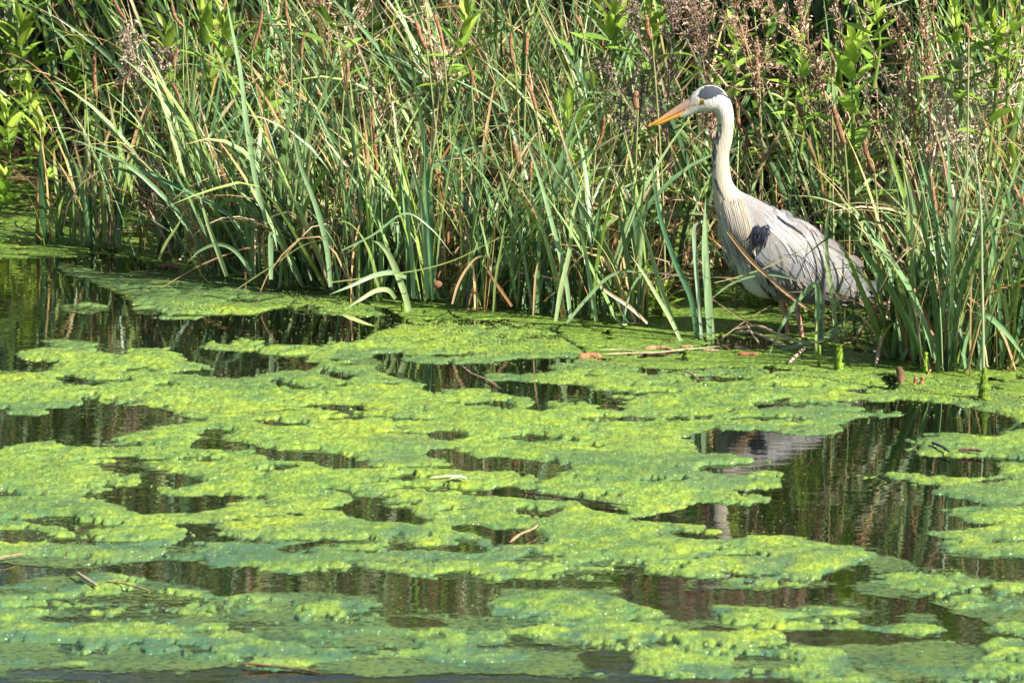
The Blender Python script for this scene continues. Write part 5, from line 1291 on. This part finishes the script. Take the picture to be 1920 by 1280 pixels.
for nm, pts, w, lb in (
 ("broken_reed", [(1377, 632, .012), (1410, 638, .02), (1445, 648, .014), (1480, 658, .01)], 6, "tan broken reed pointing left in front of the heron's legs"),
 ("broken_reed", [(1377, 632, .02), (1420, 634, .03), (1460, 640, .018)], 5, "thin tan broken reed lying on the pointed one"),
 ("broken_reed", [(1425, 630, .02), (1460, 642, .02), (1500, 652, .012), (1540, 662, .01)], 6, "tan broken reed under the heron's right leg"),
 ("broken_reed", [(1398, 632, .035), (1412, 644, .02), (1424, 652, .01)], 4, "short grey broken reed crossing the tan ones"),
 ("broken_reed", [(1478, 686, .006), (1495, 674, .012), (1512, 664, .02)], 7, "split tan reed end sticking up from the algae"),
 ("broken_reed", [(1737, 706, .0), (1755, 690, .02), (1775, 672, .045), (1788, 668, .05), (1790, 690, .0)], 8, "curled brown broken reed in the right foreground"),
 ("broken_reed", [(1640, 691, .0), (1655, 670, .05), (1668, 640, .11)], 6, "tan reed stub leaning right at the foot of the right sedge")):
    floaty(nm, lb, "broken reed", pts, w, tanc if "brown" not in lb else (.30, .17, .08), group="broken reeds lying on the weed", squash=.5)
floaty("stick", "brown driftwood stick with a knob in the duckweed at left", "stick", [(80, 448, .008), (110, 447, .01), (122, 447, .012)], 9, (.10, .055, .035), group="sticks on the duckweed at left")
floaty("stick", "short dark upright stub on the driftwood at left", "stick", [(102, 447, .01), (101, 440, .02), (97, 434, .03)], 6, (.14, .07, .04), group="sticks on the duckweed at left")
floaty("stick", "small orange brown peg leaning in the duckweed at left", "stick", [(136, 460, .0), (134, 454, .02), (131, 449, .03)], 4.5, (.45, .22, .10), group="sticks on the duckweed at left")
floaty("stick", "long dark submerged branch behind the left sedge clumps", "stick", [(100, 428, .012), (140, 427, .012), (190, 430, .008)], 8, (.13, .07, .03), group="sticks on the duckweed at left")
floaty("stick", "brown stick on the mud left of the main reed bed", "stick", [(215, 444, .01), (250, 445, .01), (285, 447, .01)], 5, (.22, .13, .07), group="sticks on the duckweed at left")
floaty("stick", "reddish brown bark piece at the foot of the left reeds", "stick", [(300, 506, .008), (320, 505, .01), (338, 509, .008)], 9, (.26, .12, .06))
floaty("twig", "curved orange twig bridging the dark gap at the centre bottom", "twig", [(955, 1022, .006), (975, 1012, .012), (1000, 1001, .012), (1009, 992, .012)], 4.5, (.34, .24, .13), group="twigs caught on the algae")
floaty("twig", "pale thick straw on the blue green algae at lower left", "twig", [(142, 1084, .014), (160, 1097, .014), (184, 1110, .012)], 6, (.34, .31, .19), group="twigs caught on the algae")
floaty("twig", "long thin reddish straw on the algae at lower left", "twig", [(196, 1100, .012), (235, 1107, .014), (285, 1120, .012)], 3.5, (.30, .22, .13), group="twigs caught on the algae")
floaty("twig", "orange stalk entering from the left edge at the bottom", "twig", [(-20, 1060, .012), (20, 1052, .012), (48, 1045, .008)], 4, (.30, .22, .12), group="twigs caught on the algae")
floaty("twig", "red brown stalk floating at the very bottom, left of centre", "twig", [(450, 1250, .006), (480, 1252, .008), (560, 1257, .004), (610, 1266, .003)], 3.5, (.20, .11, .06), group="twigs caught on the algae")
floaty("twig", "pale twig beside the white feather", "twig", [(805, 906, .012), (830, 905, .014), (860, 901, .012)], 4, (.50, .46, .28), group="twigs caught on the algae")
floaty("twig", "pink forked twig on the algae above the heron's reflection", "twig", [(1283, 705, .012), (1297, 712, .014), (1312, 722, .012)], 3.6, (.42, .24, .16), group="twigs caught on the algae")
floaty("twig", "thin pink twig lying on open water at the centre", "twig", [(865, 687, .003), (885, 703, .004), (915, 716, .004), (942, 733, .003)], 2.6, (.50, .32, .25), group="twigs caught on the algae")
floaty("twig", "grey twig lying on the algae mat at the right", "twig", [(1745, 839, .012), (1765, 848, .014), (1782, 858, .012)], 5, (.07, .06, .09), group="twigs caught on the algae")
floaty("twig", "short dark twig at the end of the right algae mat", "twig", [(1795, 853, .012), (1820, 853, .012), (1845, 856, .012)], 5, (.12, .05, .06), group="twigs caught on the algae")
floaty("twig", "long black sunken twig along the edge of the centre mat", "twig", [(960, 924, .005), (1040, 936, .006), (1110, 946, .008), (1190, 954, .007)], 2.0, (.05, .03, .03), group="twigs caught on the algae")
for a, b, lb in (((1713, 724), (1719, 710), "left one of the two brown stubs sticking out of the duckweed at right"), ((1726, 724), (1731, 713), "right one of the two brown stubs sticking out of the duckweed at right")):
    floaty("reed_stub", lb, "reed stub", [(a[0], a[1], -.01), ((a[0] + b[0]) / 2, a[1], .012), (b[0], a[1], .024)], 8, (.30, .15, .08))
floaty("mossy_snag", "rotting brown stem base at the edge of the dark hole", "snag", [(1690, 720, .0), (1689, 712, .012), (1684, 704, .02)], 13, (.16, .10, .05), M_MOSS)
# white feather
g = G(858, 911)
r = np.random.default_rng(9); n = 16; s = np.linspace(0, 1, n)
mid = np.stack([g[0] - .018 + .04 * s, g[1] + .012 * np.sin(s * 3), .016 + .003 * np.sin(s * 3.1)], -1); w_ = .010 * np.sin(np.pi * np.clip(s * .95 + .03, 0, 1)) ** .7
V = np.stack([mid + np.stack([0 * s, -w_, -w_ * .05], -1), mid, mid + np.stack([0 * s, w_, w_ * .1], -1)], 1).reshape(-1, 3)
i = np.arange(n - 1); F = np.concatenate([np.stack([i * 3 + a, i * 3 + a + 1, (i + 1) * 3 + a + 1, (i + 1) * 3 + a], -1) for a in (0, 1)])
tag(build("white_feather", V, F, M_PLUM, np.tile([.5, .52, .52], (len(V), 1))), "small white feather lying on the algae at the centre", "feather")
# mossy stems and cones
def mossy(px, py, hpx_, w0, w1, lb, Y=None, dark=1.0, top=None):
    g = G(px, py); r = np.random.default_rng(int(px))
    t_ = g + np.array([0, 0, hpx_ / 780.])
    n = 18; s = np.linspace(0, 1, n)
    pth = g + np.array([0, 0, -.01]) + (t_ - g + [0, 0, .01]) * s[:, None]
    rad = (w0 + (w1 - w0) * s ** .6) / 780 / 2 * (1 + .12 * r.normal(0, 1, n))
    v, f_ = tube(pth, rad, 16); cen = np.repeat(pth, 16, 0); v[:-2] = cen + (v[:-2] - cen) * r.uniform(.75, 1.25, (len(cen), 1))
    c = np.tile([0.19, 0.30, 0.03], (len(v), 1)) * r.uniform(.5, 1.4, (len(v), 1)) * dark
    root = empty("algae_covered_reed", (g[0], g[1], 0), lb, "mossy stem", "reed stems coated with wet algae")
    build("algae_coat", v, f_, M_MOSS, c, root)
    if top:
        q = np.array([t_ * .5 + g * .5] + [P(a, b, g[1]) for a, b in top]); sp_ = smooth_path(q, 26)
        v, f_ = tube(sp_, np.linspace(3.2, 1.6, 26) / 780, 8); build("stem", v, f_, M_SEDGE, np.tile([.32, .40, .22], (len(v), 1)), root)
mossy(1845, 752, 62, 34, 7, "tall stem rising from a cone of wet algae at right", top=[(1844, 680), (1843, 600), (1841, 500), (1840, 420), (1836, 350), (1828, 280)], dark=.75)
mossy(1573, 694, 48, 16, 11, "thick blade base coated in bright algae in front of the heron's tail")
mossy(1536, 688, 42, 8, 6, "slim algae coated blade base just left of the thick coated one")
mossy(1287, 676, 20, 26, 10, "dark mossy knob sticking out of the duckweed at the centre", dark=.55)
mossy(1735, 700, 40, 12, 8, "algae coated stem in the right foreground sedge")
mossy(757, 586, 36, 14, 6, "algae coated foot of the broad bent blades at centre")
mossy(799, 566, 40, 10, 6, "mossy reed foot right of the broad bent blades")
mossy(1352, 540 + 92, 8, 10, 6, "low mossy lump beside the blades left of the heron")
# curled brown leaf and grey stake on the shore
g = P(820, 533, .18)
bm = bmesh.new(); bmesh.ops.create_icosphere(bm, subdivisions=3, radius=.012); r = np.random.default_rng(2)
v = np.array([q.co[:] for q in bm.verts]); fq = [tuple(a.index for a in q.verts) for q in bm.faces]; bm.free()
v = v * np.array([1, .7, .85]) * (1 + .5 * (fbm(v[:, 0] * 120 + 9, v[:, 2] * 120 + v[:, 1] * 90, 4, 3) - .5))[:, None]
tag(build("curled_leaf", v + g, fq, M_DRY, np.tile([.24, .12, .06], (len(v), 1)), smooth=True), "curled brown leaf caught among the stems right of the bent blades", "leaf")
g = G(661, 556)
v, f_ = tube(smooth_path(np.array([g + [0, 0, -.02], g + [0, 0, .02], g + [.003, 0, .044]]), 12), np.interp(np.linspace(0, 1, 12), [0, .6, .7, 1], [.0025, .003, .0065, .007]), 8)
tag(build("stake", v, f_, M_STICK, np.tile([.40, .40, .44], (len(v), 1))), "small grey split stake in front of the centre reeds", "stake")
